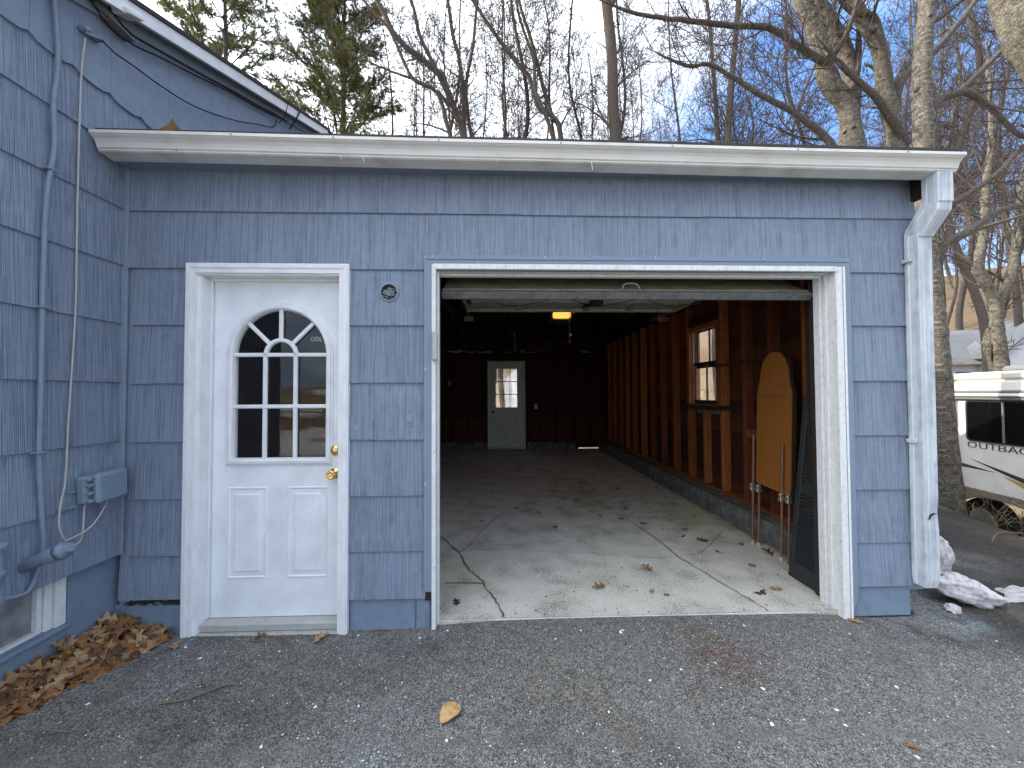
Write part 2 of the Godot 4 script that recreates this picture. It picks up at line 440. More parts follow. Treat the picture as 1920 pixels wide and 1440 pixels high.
	M.ground = mat(W, 0.95, ramp(mix2(nimg(512, 512, 0.05, 101, 5), fine, 0.6, 0.4), [[0.0, Color(0.35, 0.33, 0.3)], [0.5, Color(0.8, 0.78, 0.75)], [1.0, W]]), 0.7, fh, 1.0)
	M.ground.vertex_color_use_as_albedo = true
	M.fence = mat(lin(0.55, 0.45, 0.30), 0.8, wt, 0.8)
	M.tan = mat(lin(0.50, 0.41, 0.28), 0.8, wt, 0.8)
	M.trailer = mat(lin(0.76, 0.75, 0.72), 0.35, gmt, 0.4)
	M.trailer_roof = mat(lin(0.66, 0.64, 0.56), 0.4, gmt, 0.6)
	M.trailer_grey = mat(lin(0.16, 0.165, 0.17), 0.4)
	M.decal_dark = mat(lin(0.05, 0.05, 0.055), 0.4)
	M.decal_gold = mat(lin(0.42, 0.31, 0.10), 0.4)
	M.skirt = mat(lin(0.19, 0.165, 0.13), 0.7, gmt, 1.0)
	M.tyre = mat(lin(0.012, 0.012, 0.012), 0.8)
	M.slate = mat(lin(0.20, 0.20, 0.205), 0.9, gmt, 0.4)
	M.housewhite = mat(lin(0.60, 0.60, 0.62), 0.7, gmt, 0.3)
	M.plastic = mat(lin(0.185, 0.25, 0.31), 0.45, gmt, 3.0)
	M.pvc = mat(lin(0.19, 0.24, 0.315), 0.4, gmt, 3.0)
	M.cream = mat(lin(0.42, 0.42, 0.40), 0.5, gmt, 2.0)
	M.lamp = mat(lin(0.9, 0.6, 0.2), 0.5); M.lamp.emission_enabled = true; M.lamp.emission = Color(1.0, 0.72, 0.32); M.lamp.emission_energy_multiplier = 0.55
	M.red = mat(lin(0.45, 0.02, 0.02), 0.5)
	M.yellow = mat(lin(0.6, 0.58, 0.2), 0.6)
	M.wire_black = mat(lin(0.010, 0.011, 0.013), 0.95)
	M.nest = mat(lin(0.30, 0.33, 0.36), 0.9)
	M.sticker = mat(lin(0.35, 0.5, 0.42), 0.5)
	M.debris = mat(lin(0.035, 0.028, 0.022), 0.95)

func streaksT(n: int, sd: int) -> ImageTexture:
	return ImageTexture.create_from_image(streaks(n, n, 0.12, 40, sd, 3))

# ---------------------------------------------------------------- natural shapes
func oak_leaf(L: float, sd: int, curl: float) -> MB:
	var r := RandomNumberGenerator.new(); r.seed = sd
	var m := MB.new(); var n := 15
	var wob := r.randf_range(-0.2, 0.2); var lobes := r.randf_range(2.6, 3.4); var ph := r.randf_range(0, 1)
	var pts := []
	for i in n + 1:
		var t := float(i) / n
		var env := pow(sin(PI * pow(t, 0.85)), 0.7) * 0.34 + 0.012
		var lobe := 0.58 + 0.42 * cos(TAU * (lobes * t + 0.15))
		var lobe2 := 0.58 + 0.42 * cos(TAU * (lobes * t + 0.28 + ph * 0.2))
		var wl := env * lobe * L; var wr := env * lobe2 * L
		var bend := wob * L * sin(PI * t)
		var z := -(t - 0.5) * L
		var yc := curl * L * (0.35 * sin(PI * t) + 0.12 * sin(t * 7.0 + ph * 6))
		var sl := -1.0 if curl > 0 else 1.0
		pts.append([V(bend - wl, yc + curl * wl * (2.0 + ph), z - wl * 0.35), V(bend - wl * 0.5, yc + curl * wl * 0.6, z - wl * 0.15), V(bend, yc, z), V(bend + wr * 0.5, yc + curl * wr * 0.6, z - wr * 0.15), V(bend + wr, yc + curl * wr * (1.6 + ph) * 1.0, z - wr * 0.35)])
	for i in n:
		for k in 4:
			m.quad(pts[i][k], pts[i][k + 1], pts[i + 1][k + 1], pts[i + 1][k])
	# stalk
	m.tube(PackedVector3Array([V(0, 0, 0.5 * L), V(wob * 0.1 * L, 0.01, 0.62 * L), V(0.02 * L, 0.015, 0.72 * L)]), PackedFloat32Array([0.0012, 0.001, 0.001]), 3)
	return m

func toothed_leaf(L: float) -> MB:
	var m := MB.new(); var n := 44; var cols := 8
	var P := func(i: int, k: int) -> Vector3:
		var t := float(i) / n; var s := float(k) / cols * 2.0 - 1.0
		var w := 0.33 * L * pow(sin(PI * pow(t, 0.92)), 0.75) + 0.002
		if absf(s) > 0.99: w *= 1.0 + 0.06 * (1.0 - fmod(t * 22.0, 1.0))
		var vein := 0.006 * sin((t - absf(s) * 0.18) * 22.0 * PI) * absf(s) * (1.0 - absf(s) * 0.5)
		var y := 0.012 + 0.010 * sin(PI * t) + 0.012 * s * s * w / (0.33 * L) + vein * 0.5 - 0.006 * exp(-s * s * 60.0)
		return V(s * w + 0.06 * L * sin(PI * t), y, -(t - 0.5) * L - absf(s) * w * 0.10)
	for i in n:
		for k in cols:
			m.quad(P.call(i, k), P.call(i, k + 1), P.call(i + 1, k + 1), P.call(i + 1, k))
	m.tube(PackedVector3Array([V(0, 0.012, 0.5 * L), V(0.004, 0.012, 0.56 * L)]), PackedFloat32Array([0.0012, 0.001]), 4)
	return m

func blob(r: Vector3, sd: int, amp: float, freq: float, nu := 40, nv := 26) -> MB:
	var m := MB.new(); var f := FastNoiseLite.new(); f.seed = sd; f.frequency = freq; f.fractal_octaves = 5
	for j in nv + 1:
		for i in nu + 1:
			var a := TAU * i / nu; var b := PI * j / nv - PI / 2
			var d := V(cos(b) * cos(a), sin(b), cos(b) * sin(a))
			if i == nu: d = V(cos(b), sin(b), 0)
			var k := 1.0 + amp * f.get_noise_3dv(d * 1.0)
			m.v.push_back(d * r * k); m.n.push_back(d); m.uv.push_back(Vector2(a, b))
	for j in nv:
		for i in nu:
			var a0 := j * (nu + 1) + i; var b0 := a0 + nu + 1
			m.idx.append_array([a0, a0 + 1, b0, a0 + 1, b0 + 1, b0])
	m.renormal(0)
	for j in nv + 1:                      # seam
		m.n[j * (nu + 1) + nu] = m.n[j * (nu + 1)]
	return m

# ---- trees
class BareTree:
	var trunk := MB.new()
	var limb := MB.new()
	var twig := MB.new()
	var r := RandomNumberGenerator.new()
	var rmin := 0.004
	var dens := 2.8
	var maxl := 4
	var up := 0.10
	var wob := 0.20
	var droop := 0.0

	func rv() -> Vector3: return Vector3(r.randf_range(-1, 1), r.randf_range(-1, 1), r.randf_range(-1, 1))

	func grow(p: Vector3, d: Vector3, L: float, r0: float, lvl: int) -> void:
		var n := clampi(int(L / 0.20), 2, 9)
		var pts := PackedVector3Array([p]); var rr := PackedFloat32Array([r0])
		var q := p; var dd := d; var bend := rv() * 0.16 * (0.5 + 0.5 * lvl)
		for i in n:
			dd = (dd + bend + rv() * wob * 0.7 + Vector3.UP * (up - droop * (1.0 if lvl > 1 else 0.3))).normalized()
			q += dd * (L / n)
			pts.push_back(q); rr.push_back(maxf(rmin * 0.7, lerpf(r0, r0 * 0.32, float(i + 1) / n)))
		var sides := 9 if r0 > 0.06 else (6 if r0 > 0.025 else (4 if r0 > 0.011 else 3))
		(limb if r0 > 0.014 else twig).tube(pts, rr, sides, false)
		if lvl >= maxl: return
		var k := int(L * dens * (1.0 + 0.35 * lvl) + r.randf())
		k = clampi(k, 3 if lvl < 3 else 2, 14)
		for j in k:
			var t := clampf((j + r.randf()) / k * 0.85 + 0.17, 0.0, 1.0)
			var fi := t * n
			var i0 := clampi(int(fi), 0, n - 1)
			var bp := pts[i0].lerp(pts[i0 + 1], fi - i0)
			var br := lerpf(rr[i0], rr[i0 + 1], fi - i0)
			var ax := (pts[i0 + 1] - pts[i0]).normalized()
			var side := ax.cross(rv()).normalized()
			var ang := r.randf_range(0.45, 1.0)
			var cd := (ax * cos(ang) + side * sin(ang)).normalized()
			var cl := L * r.randf_range(0.42, 0.85) * (1.0 - 0.45 * t)
			if cl < 0.10: continue
			grow(bp, cd, cl, maxf(rmin, br * r.randf_range(0.36, 0.58)), lvl + 1)

	# a stem through given points; side branches along its upper part
	func stem(pts: Array, r0: float, r1: float, from: float, count: int, blen: float, sides := 14, lump := 0.0, to_trunk := true) -> void:
		var c := Curve3D.new()
		for i in pts.size():
			var t: Vector3 = (pts[mini(i + 1, pts.size() - 1)] - pts[maxi(i - 1, 0)]) / 6.0
			c.add_point(pts[i], -t, t)
		c.bake_interval = 0.16
		var p := c.get_baked_points(); var m := p.size()
		var rr := PackedFloat32Array()
		for i in m:
			rr.push_back(lerpf(r0, r1, pow(float(i) / (m - 1), 0.8)) * (1.0 + lump * r.randf_range(-1, 1)) * (1.0 if i < m - 6 else (m - i) / 7.0))
		for i in m: p[i] += rv() * lump * 0.12
		(trunk if to_trunk else limb).tube(p, rr, sides)
		for j in count:
			var t := from + (1.0 - from) * (j + r.randf()) / count
			var i := clampi(int(t * (m - 1)), 0, m - 2)
			var ax := (p[i + 1] - p[i]).normalized()
			var side := ax.cross(rv()).normalized()
			var ang := r.randf_range(0.5, 1.15)
			grow(p[i], (ax * cos(ang) + side * sin(ang)).normalized(), blen * r.randf_range(0.45, 1.1) * (1.15 - 0.45 * t), clampf(rr[i] * r.randf_range(0.2, 0.42), 0.010, 0.05), 1)

	func knots(pts: Array, rad: float, count: int) -> void:
		for j in count:
			var i := r.randi_range(0, pts.size() - 2)
			var p: Vector3 = (pts[i] as Vector3).lerp(pts[i + 1], r.randf())
			var d := Vector3(r.randf_range(-1, 0.3), r.randf_range(-0.2, 0.5), r.randf_range(0, 1)).normalized()
			trunk.tube(PackedVector3Array([p, p + d * rad * 0.85, p + d * rad * 1.25]), PackedFloat32Array([rad * 0.7, rad * 0.45, rad * 0.15]), 7)

func put_tree(nm: String, t: BareTree, label: String, group: String, bark: Material, at := Vector3.ZERO, twigm: Material = null) -> Node3D:
	var o := thing(nm, label, "tree", at, 0.0, group)
	if t.trunk.v.size(): part(o, "trunk", t.trunk, bark)
	if t.limb.v.size(): part(o, "limbs", t.limb, M.branch, true)
	if t.twig.v.size(): part(o, "twigs", t.twig, twigm if twigm else M.twig, true)
	return o

func new_tree(sd: int) -> BareTree:
	var t := BareTree.new(); t.r.seed = sd; return t

func forest_tree(sd: int, H: float, r0: float, spread: float, lean: float, dens := 1.9) -> BareTree:
	var t := new_tree(sd); t.rmin = 0.0085; t.dens = dens; t.maxl = 4; t.up = 0.13; t.wob = 0.17
	var a := t.r.randf_range(0, TAU)
	var ld := Vector3(cos(a), 0, sin(a)) * lean
	var pts := []
	for i in 7:
		pts.append(Vector3(0, H * i / 6.0, 0) + ld * H * pow(i / 6.0, 1.5) + Vector3(t.r.randf_range(-1, 1), 0, t.r.randf_range(-1, 1)) * 0.02 * H * (0.0 if i == 0 else 1.0))
	t.stem(pts, r0, r0 * 0.18, 0.30, 36, spread, 9, 0.04)
	return t

func pine(nm: String, at: Vector3, H: float, first: float, spread: float, sd: int, label: String) -> void:
	var t := new_tree(sd); var needles := MB.new(); var dark := MB.new()
	var pts := []
	for i in 6: pts.append(V(t.r.randf_range(-0.06, 0.06) * i, H * i / 5.0, t.r.randf_range(-0.06, 0.06) * i))
	t.stem(pts, 0.24, 0.03, 0.9, 0, 1.0, 9, 0.03)
	var y := first
	while y < H - 0.4:
		var f := (y - first) / (H - first)
		var L := spread * (1.0 - 0.75 * f) * t.r.randf_range(0.8, 1.1)
		var nb := t.r.randi_range(4, 6); var a0 := t.r.randf() * TAU
		for b in nb:
			var a := a0 + TAU * b / nb + t.r.randf_range(-0.3, 0.3)
			var ll := L * t.r.randf_range(0.6, 1.1)
			if t.r.randf() < 0.05: continue
			var d := Vector3(cos(a), t.r.randf_range(0.0, 0.35), sin(a)).normalized()
			var p := V(0, y, 0); var bp := PackedVector3Array([p]); var br := PackedFloat32Array([0.035]); var n := 7
			for i in n:
				d = (d + t.rv() * 0.14 + Vector3.UP * 0.05).normalized(); p += d * ll / n
				bp.push_back(p); br.push_back(0.035 * (1.0 - 0.85 * (i + 1) / n))
			t.limb.tube(bp, br, 4, false)
			for i in range(2, n + 1):
				for s in 7:
					var sd2 := (d + t.rv() * 1.0).normalized(); sd2.y = absf(sd2.y) * 0.7; var sl := t.r.randf_range(0.25, 0.7) * (0.5 + 0.5 * spread / 3.0)
					var q0 := bp[i]; var q1 := q0 + sd2 * sl * 0.6; var q2 := q1 + (sd2 + Vector3.UP * 0.25 + t.rv() * 0.25).normalized() * sl * 0.4
					t.twig.tube(PackedVector3Array([q0, q1, q2]), PackedFloat32Array([0.009, 0.006, 0.004]), 3, false)
					for u in 3:
						var c: Vector3 = q0.lerp(q1, 0.75) if u == 0 else (q1 if u == 1 else q2)
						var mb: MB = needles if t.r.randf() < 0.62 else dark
						for k in 13:
							var nd := (sd2 * 0.8 + t.rv() * 0.9 + Vector3.UP * 0.2).normalized()
							var sv := nd.cross(t.rv()).normalized() * 0.011
							var nl := t.r.randf_range(0.11, 0.22)
							mb.tri(c - sv, c + sv, c + nd * nl)
		y += t.r.randf_range(0.45, 0.75)
	var o := put_tree(nm, t, label, "", M.bark_dark, at)
	part(o, "needles", needles, M.needle, true)
	part(o, "darker_needles", dark, M.needle2, true)  # darker tone of needle, mixed in at random

# ---------------------------------------------------------------- sky
func make_sky(sun: Vector3) -> PanoramaSkyMaterial:
	var w := 1024; var h := 512
	var f := FastNoiseLite.new(); f.seed = 46; f.frequency = 1.0; f.fractal_octaves = 6; f.fractal_gain = 0.55  # seed chosen so unseen cloud behind the camera brightens the left wall
	var b := PackedFloat32Array(); b.resize(w * h * 3)
	for j in h:
		var th := PI * (j + 0.5) / h
		var y := cos(th); var s := sin(th)
		for i in w:
			var ph := TAU * (i + 0.5) / w
			var d := Vector3(s * sin(ph), y, -s * cos(ph))
			var yy := maxf(y, 0.0)
			var k := pow(1.0 - yy, 2.2)
			var cs := d.dot(sun)
			var c := Color(0.050, 0.165, 0.44).lerp(Color(0.33, 0.44, 0.60), k)
			# thin high cloud, denser round the sun's side
			var q := Vector3(d.x, 0, d.z) / (yy + 0.28)
			var cl := f.get_noise_3d(q.x * 0.75 + 3.1, 1.7, q.z * 0.75) * 0.5 + 0.5
			var veil := smoothstep(-0.35, 0.75, cs)
			cl = smoothstep(0.47 - 0.32 * veil, 0.78 - 0.28 * veil, cl)
			var cw := 0.85 + 1.6 * pow(maxf(cs, 0.0), 2.0)
			c = c.lerp(Color(cw * 0.95, cw, cw * 1.04), cl * 0.84)
			var g := 0.9 * pow(maxf(cs, 0.0), 6.0) + 4.0 * pow(maxf(cs, 0.0), 60.0)
			c += Color(g, g * 0.97, g * 0.92)
			if y < 0: c = Color(0.22, 0.20, 0.18)
			var o := (j * w + i) * 3
			b[o] = c.r; b[o + 1] = c.g; b[o + 2] = c.b
	var im := Image.create_from_data(w, h, false, Image.FORMAT_RGBF, b.to_byte_array())
	var pm := PanoramaSkyMaterial.new(); pm.panorama = ImageTexture.create_from_image(im)
	return pm

# ---------------------------------------------------------------- terrain
func ground_h(x: float, z: float) -> float:
	var y := -0.16
	y -= 0.75 * smoothstep(5.9, 7.2, x - 0.12 * minf(z, 0.0)) * smoothstep(24.0, 16.0, x)
	var d := Vector2(x, z + 6).length()
	if z < 0: y += smoothstep(26.0, 80.0, d) * (9.0 + 8.0 * smoothstep(10.0, 40.0, x)) + smoothstep(12.0, 30.0, x) * 1.1
	else: y += smoothstep(16.0, 45.0, d) * 2.2
	return y

func driveway_edge(z: float) -> float:
	if z < -1.4: return lerpf(5.62, 6.1, clampf((-1.4 - z) / 1.2, 0, 1))
	return 5.62 + 0.25 * (z + 1.4)

func driveway_h(x: float, z: float) -> float:
	var y := -0.040 + 0.027 * smoothstep(-0.75, 0.1, x) - 0.030 * smoothstep(1.9, 2.5, x)
	return y - 0.016 * maxf(x - 2.7, 0.0) + 0.004 * sin(x * 2.1 + z * 1.3) - 0.022 * smoothstep(0.0, 0.8, z) * smoothstep(-0.9, 0.3, x)

# ---------------------------------------------------------------- scene
func _ready() -> void:
	rng.seed = 20240
	# camera
	var cam := Camera3D.new(); cam.name = "camera"; cam.fov = 92.44; cam.near = 0.02; cam.far = 400.0
	cam.position = V(0, 1.43, 2.35)
	cam.basis = Basis(Vector3.UP, -0.032453) * Basis(Vector3.RIGHT, 0.023184) * Basis(Vector3.BACK, -0.0045)
	add_child(cam)
	# sky, sun, exposure
	var to_sun := V(-0.80, 0.56, -0.20).normalized()
	var env := Environment.new()
	env.background_mode = Environment.BG_SKY
	env.sky = Sky.new(); env.sky.sky_material = make_sky(to_sun)
	env.background_energy_multiplier = 1.0
	env.tonemap_mode = Environment.TONE_MAPPER_LINEAR
	env.tonemap_exposure = 2.8
	env.sdfgi_enabled = true; env.ssao_enabled = true; env.ssil_enabled = true
	var we := WorldEnvironment.new(); we.name = "environment"; we.environment = env; add_child(we)
	var sun := DirectionalLight3D.new(); sun.name = "sun"; sun.light_energy = 0.85; sun.light_color = Color(1.0, 0.95, 0.87)
	sun.light_angular_distance = 0.5; sun.shadow_enabled = true
	add_child(sun); sun.look_at_from_position(to_sun * 50.0, Vector3.ZERO, Vector3.UP)
	make_materials()
	build_ground()
	build_house()
	build_garage()
	build_back()
	build_right()
	build_trees()
	build_fixtures()
	build_inside_things()
	build_litter()

func build_ground() -> void:
	var t := MB.new(); t.use_c = true
	var nz := FastNoiseLite.new(); nz.seed = 5; nz.frequency = 0.06; nz.fractal_octaves = 4
	var sp := func(a: float) -> float: return signf(a) * (absf(a) * 12.0 + pow(absf(a), 3.0) * 110.0)
	t.grid(150, 150, func(a: float, b: float) -> Array:
		var x: float = sp.call(a * 2 - 1) + 2.0; var z: float = sp.call(b * 2 - 1)
		var h := ground_h(x, z)
		if x > -2.3 and x < 2.9 and z > -7.3 and z < 0.1: h = -0.3
		var q := nz.get_noise_2d(x, z)
		var col := Color(0.20, 0.145, 0.085).lerp(Color(0.30, 0.24, 0.15), clampf(q * 1.5 + 0.5, 0, 1))
		var snowy := smoothstep(0.05, 0.16, nz.get_noise_2d(x * 2.3 + 40.0, z * 2.3)) if (z > 7.0 or (z < -9.0 and z > -24.0 and x < 11.0)) else 0.0
		if x > 12.0 and z < 0.0: col = col * Color(0.55, 0.52, 0.55)
		col = col.lerp(Color(0.82, 0.83, 0.86), snowy)
		return [V(x, h, z), col])
	struct("ground", t, M.ground)
	# driveway
	var d := MB.new(); d.use_c = true
	var n2 := FastNoiseLite.new(); n2.seed = 9; n2.frequency = 0.55; n2.fractal_octaves = 5
	var n3 := FastNoiseLite.new(); n3.seed = 19; n3.frequency = 6.0; n3.fractal_octaves = 3
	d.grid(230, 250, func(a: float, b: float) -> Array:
		var bz := lerpf(-3.2, 1.5, b / 0.8) if b < 0.8 else lerpf(1.5, 10.0, (b - 0.8) / 0.2)
		var ex := driveway_edge(bz) + 0.06 * n2.get_noise_1d(bz * 6.0)
		var x := lerpf(-2.42, ex, a)
		var h := driveway_h(x, bz)
		if bz < -0.03 and x < 2.72: h = -0.16
		h -= 0.07 * smoothstep(0.35, 0.0, ex - x)
		var q := n2.get_noise_2d(x, bz)
		var q2 := n3.get_noise_2d(x, bz)
		var k := 1.06 + 0.72 * q + 0.22 * q2 - 0.22 * smoothstep(-0.2, -1.9, x) * smoothstep(0.1, 1.0, bz)
		var col := Color(1.02 * k, 1.0 * k, 0.97 * k)
		# darker ground by the wall, damp dark ground beside the garage
		var darkl := smoothstep(0.75, 0.1, bz + 0.16 * q) * smoothstep(-0.4, -1.6, x) * 0.35
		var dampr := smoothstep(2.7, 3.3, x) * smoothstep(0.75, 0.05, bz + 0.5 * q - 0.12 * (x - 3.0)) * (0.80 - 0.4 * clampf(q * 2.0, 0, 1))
		col = col * (1.0 - darkl) * (1.0 - dampr)
		# overspray of blue paint at the foot of the wall
		var fuzz := 0.5 + 0.9 * q2
		var sp1 := smoothstep(0.20, 0.0, bz) * smoothstep(-1.0, -0.85, x) * smoothstep(-0.30, -0.5, x)
		var sp2 := smoothstep(0.24, 0.02, bz) * smoothstep(2.3, 2.45, x) * smoothstep(3.15, 2.8, x)
		var sp3 := smoothstep(0.22, 0.03, bz) * smoothstep(-2.2, -2.1, x) * smoothstep(-1.75, -1.95, x) * 0.6
		var ov := clampf((sp1 + sp2 + sp3) * clampf(fuzz, 0, 1) * 2.0, 0, 0.9)
		col = col.lerp(Color(1.25, 1.75, 2.5), ov)
		# brown dirt
		var dirt := clampf(n2.get_noise_2d(x * 1.6 + 30, bz * 1.6) * 1.6 - 0.1, 0, 1) * 0.35
		col = col.lerp(Color(0.95, 0.75, 0.52), dirt)
		return [V(x, h, bz), col])
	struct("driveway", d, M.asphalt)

# a lapped course piece: butt edge thick at the bottom, thin at the top; in the plane of x,y, facing +z
func shake(w: float, y0: float, y1: float, th := 0.016) -> MB:
	var m := MB.new(); m.off = Vector2(rf(0, 5), rf(0, 5))
	var b := 0.002
	m.quad(V(0, y0 + b, th), V(w, y0 + b, th), V(w, y1, 0.003), V(0, y1, 0.003))
	m.quad(V(0, y0, th - b), V(w, y0, th - b), V(w, y0 + b, th), V(0, y0 + b, th))
	m.quad(V(0, y0, -0.004), V(w, y0, -0.004), V(w, y0, th - b), V(0, y0, th - b))
	m.quad(V(w, y0, th - b), V(w, y0, -0.004), V(w, y1, -0.004), V(w, y0 + b, th))
	m.tri(V(w, y0 + b, th), V(w, y1, -0.004), V(w, y1, 0.003))
	m.quad(V(0, y0, -0.004), V(0, y0, th - b), V(0, y0 + b, th), V(0, y1, -0.004))
	m.tri(V(0, y0 + b, th), V(0, y1, 0.003), V(0, y1, -0.004))
	m.quad(V(0, y1, 0.003), V(w, y1, 0.003), V(w, y1, -0.004), V(0, y1, -0.004))
	m.quad(V(w, y0, -0.004), V(0, y0, -0.004), V(0, y1, -0.004), V(w, y1, -0.004))
	return m

func course(par: Node3D, nm: String, a: float, b: float, y0: float, y1: float, cuts: Array, place: Callable) -> void:
	var xs := [a]
	for c in cuts:
		if c > a + 0.05 and c < b - 0.05: xs.append(c)
	xs.append(b)
	for i in xs.size() - 1:
		var x0: float = xs[i] + (0.0006 if i > 0 else 0.0); var x1: float = xs[i + 1] - (0.0006 if i < xs.size() - 2 else 0.0)
		var o := part(par, nm, shake(x1 - x0, y0 + rf(-0.002, 0.002), y1, 0.0165 + rf(-0.0015, 0.0015)), M["siding%d" % rng.randi_range(0, 3)])
		o.transform = place.call(x0)

func build_house() -> void:
	var h := thing("house", "blue shake-sided house wall with a white gable rake, standing at right angles to the garage", "house")
	var wx := -2.335
	# gable wall body, with the cellar window's opening left free
	var wall := Node3D.new(); wall.name = "gable_wall"; h.add_child(wall)
	var body := MB.new()
	var xf := Transform3D(Basis(V(0, 0, -1), V(0, 1, 0), V(1, 0, 0)), V(wx, 0, 0))     # local x -> -z, local z -> +x
	body.prism(PackedVector2Array([Vector2(-1.45, 0.45), Vector2(6.9, 0.45), Vector2(6.9, 2.74), Vector2(2.36, 4.62), Vector2(-1.45, 3.06)]), -0.16, -0.004, xf)
	part(wall, "sheathing", body, M.blue_plain)
	# lapped courses
	var rows := [0.457, 0.805, 1.144, 1.503, 1.864, 2.224, 2.576, 2.93, 3.21]
	for i in rows.size() - 1:
		var last := -0.012 if rows[i] < 2.9 else 2.0
		var cuts := []
		var q := -1.45 + rf(0.3, 0.9)
		while q < last:
			cuts.append(q); q += rf(0.5, 1.25)
		course(wall, "shingle", -1.45, last, rows[i], float(rows[i + 1]) + 0.03, cuts, func(e: float) -> Transform3D:
			return Transform3D(Basis(V(0, 0, -1), V(0, 1, 0), V(1, 0, 0)), V(wx, 0, -e)))
	# upright gable boards with rounded, scalloped feet
	var z0 := 1.45
	var bw := 0.19
	while z0 > -4.0:
		var z1 := z0 - bw
		var top0 := minf(3.83 - 0.411 * z0, 4.79 - 0.411 * (-2.36 - z0)) - 0.075
		var top1 := minf(3.83 - 0.411 * z1, 4.79 - 0.411 * (-2.36 - z1)) - 0.075
		var poly := PackedVector2Array()
		var a := -z0 + 0.0008; var b := -z1 - 0.0008
		var yb := 3.203 + rf(-0.003, 0.003)
		poly.append(Vector2(a, yb + 0.022)); poly.append(Vector2(a + 0.012, yb + 0.017)); poly.append(Vector2(a + 0.035, yb + 0.004)); poly.append(Vector2(a + 0.07, yb))
		poly.append(Vector2(b - 0.07, yb)); poly.append(Vector2(b - 0.035, yb + 0.004)); poly.append(Vector2(b - 0.012, yb + 0.017)); poly.append(Vector2(b, yb + 0.022))
		poly.append(Vector2(b, top1)); poly.append(Vector2(a, top0))
		var m := MB.new(); m.off = Vector2(rf(0, 3), rf(0, 3))
		m.prism(poly, 0.0, 0.019 + rf(-0.0008, 0.0008), Transform3D(Basis(V(0, 0, -1), V(0, 1, 0), V(1, 0, 0)), V(wx, 0, 0)))
		part(wall, "gable_board", m, M.blue_plain)
		z0 = z1
	# roof, rake boards
	var roof := Node3D.new(); roof.name = "roof"; h.add_child(roof)
	var slope := func(nm: String, y0: float, y1: float, x0: float, x1: float, mt: Material) -> void:
		for s in 2:
			var m := MB.new(); m.off = Vector2(rf(0, 1), rf(0, 1))
			var za := 1.75 if s == 0 else -7.25; var zr := -2.36
			var ya := 3.83 - 0.411 * 1.75 if s == 0 else 4.80 - 0.411 * 4.89
			var yr := 4.80
			var c := [V(x0, ya + y0, za), V(x1, ya + y0, za), V(x1, yr + y0, zr), V(x0, yr + y0, zr)]
			var d := [V(x0, ya + y1, za), V(x1, ya + y1, za), V(x1, yr + y1, zr), V(x0, yr + y1, zr)]
			if s == 0:
				m.quad(d[0], d[1], d[2], d[3]); m.quad(c[3], c[2], c[1], c[0])
				m.quad(c[1], c[2], d[2], d[1]); m.quad(c[0], d[0], d[3], c[3]); m.quad(c[0], c[1], d[1], d[0]); m.quad(c[2], c[3], d[3], d[2])
			else:
				m.quad(d[3], d[2], d[1], d[0]); m.quad(c[0], c[1], c[2], c[3])
				m.quad(c[2], c[1], d[1], d[2]); m.quad(c[3], d[3], d[0], c[0]); m.quad(c[1], c[0], d[0], d[1]); m.quad(c[3], c[2], d[2], d[3])
			part(roof, nm, m, mt)
	slope.call("roofing", 0.004, 0.035, -9.0, -2.19, M.roofing)
	slope.call("rake_fascia", -0.085, 0.001, -2.225, -2.20, M.white)
	slope.call("rake_soffit", -0.060, -0.040, -2.315, -2.227, M.blue_plain)
	slope.call("rake_frieze", -0.135, -0.062, -2.316, -2.292, M.blue_plain)
	# far body of the house
	var rest := MB.new()
	rest.box(V(-9.0, -0.4, -6.9), V(wx - 0.165, 2.76, 1.45))
	part(h, "house_body", rest, M.blue_plain)
	# foundation with cellar window
	var f := Node3D.new(); f.name = "foundation"; h.add_child(f)
	for q in [[V(-2.62, -0.5, -7.0), V(-2.362, 0.458, 0.238)], [V(-2.62, -0.5, 0.238), V(-2.362, 0.165, 1.25)], [V(-2.62, -0.5, 1.25), V(-2.362, 0.458, 1.45)]]:
		part(f, "foundation_wall", bx(q[0], q[1]), M.blue_found)
	part(f, "sill_ledge", bx(V(-2.42, 0.166, 0.242), V(-2.345, 0.187, 1.24), 0.004), M.blue_found)
	var w := Node3D.new(); w.name = "cellar_window"; h.add_child(w)
	part(w, "frame", bx(V(-2.46, 0.188, 0.240), V(-2.366, 0.456, 0.288), 0.003), M.worn)
	part(w, "frame", bx(V(-2.46, 0.188, 0.290), V(-2.380, 0.456, 0.322), 0.003), M.worn)
	part(w, "frame", bx(V(-2.46, 0.188, 0.324), V(-2.392, 0.456, 0.345), 0.003), M.worn)
	part(w, "frame", bx(V(-2.46, 0.188, 0.347), V(-2.390, 0.205, 1.2), 0.003), M.worn)
	part(w, "pane", bx(V(-2.425, 0.207, 0.347), V(-2.420, 0.455, 1.21)), M.dirtyglass)
	part(w, "frame", bx(V(-2.46, 0.188, 1.2), V(-2.38, 0.456, 1.25), 0.003), M.worn)
	# corner post where the two walls meet
	part(h, "corner_strip", bx(V(-2.332, 0.452, 0.0), V(-2.302, 2.9, 0.016), 0.002), M.blue_plain)

func wallbox(par: Node, nm: String, lo: Vector3, hi: Vector3, mt: Material, ch := 0.0) -> MeshInstance3D:
	return part(par, nm, bx(lo, hi, ch), mt)

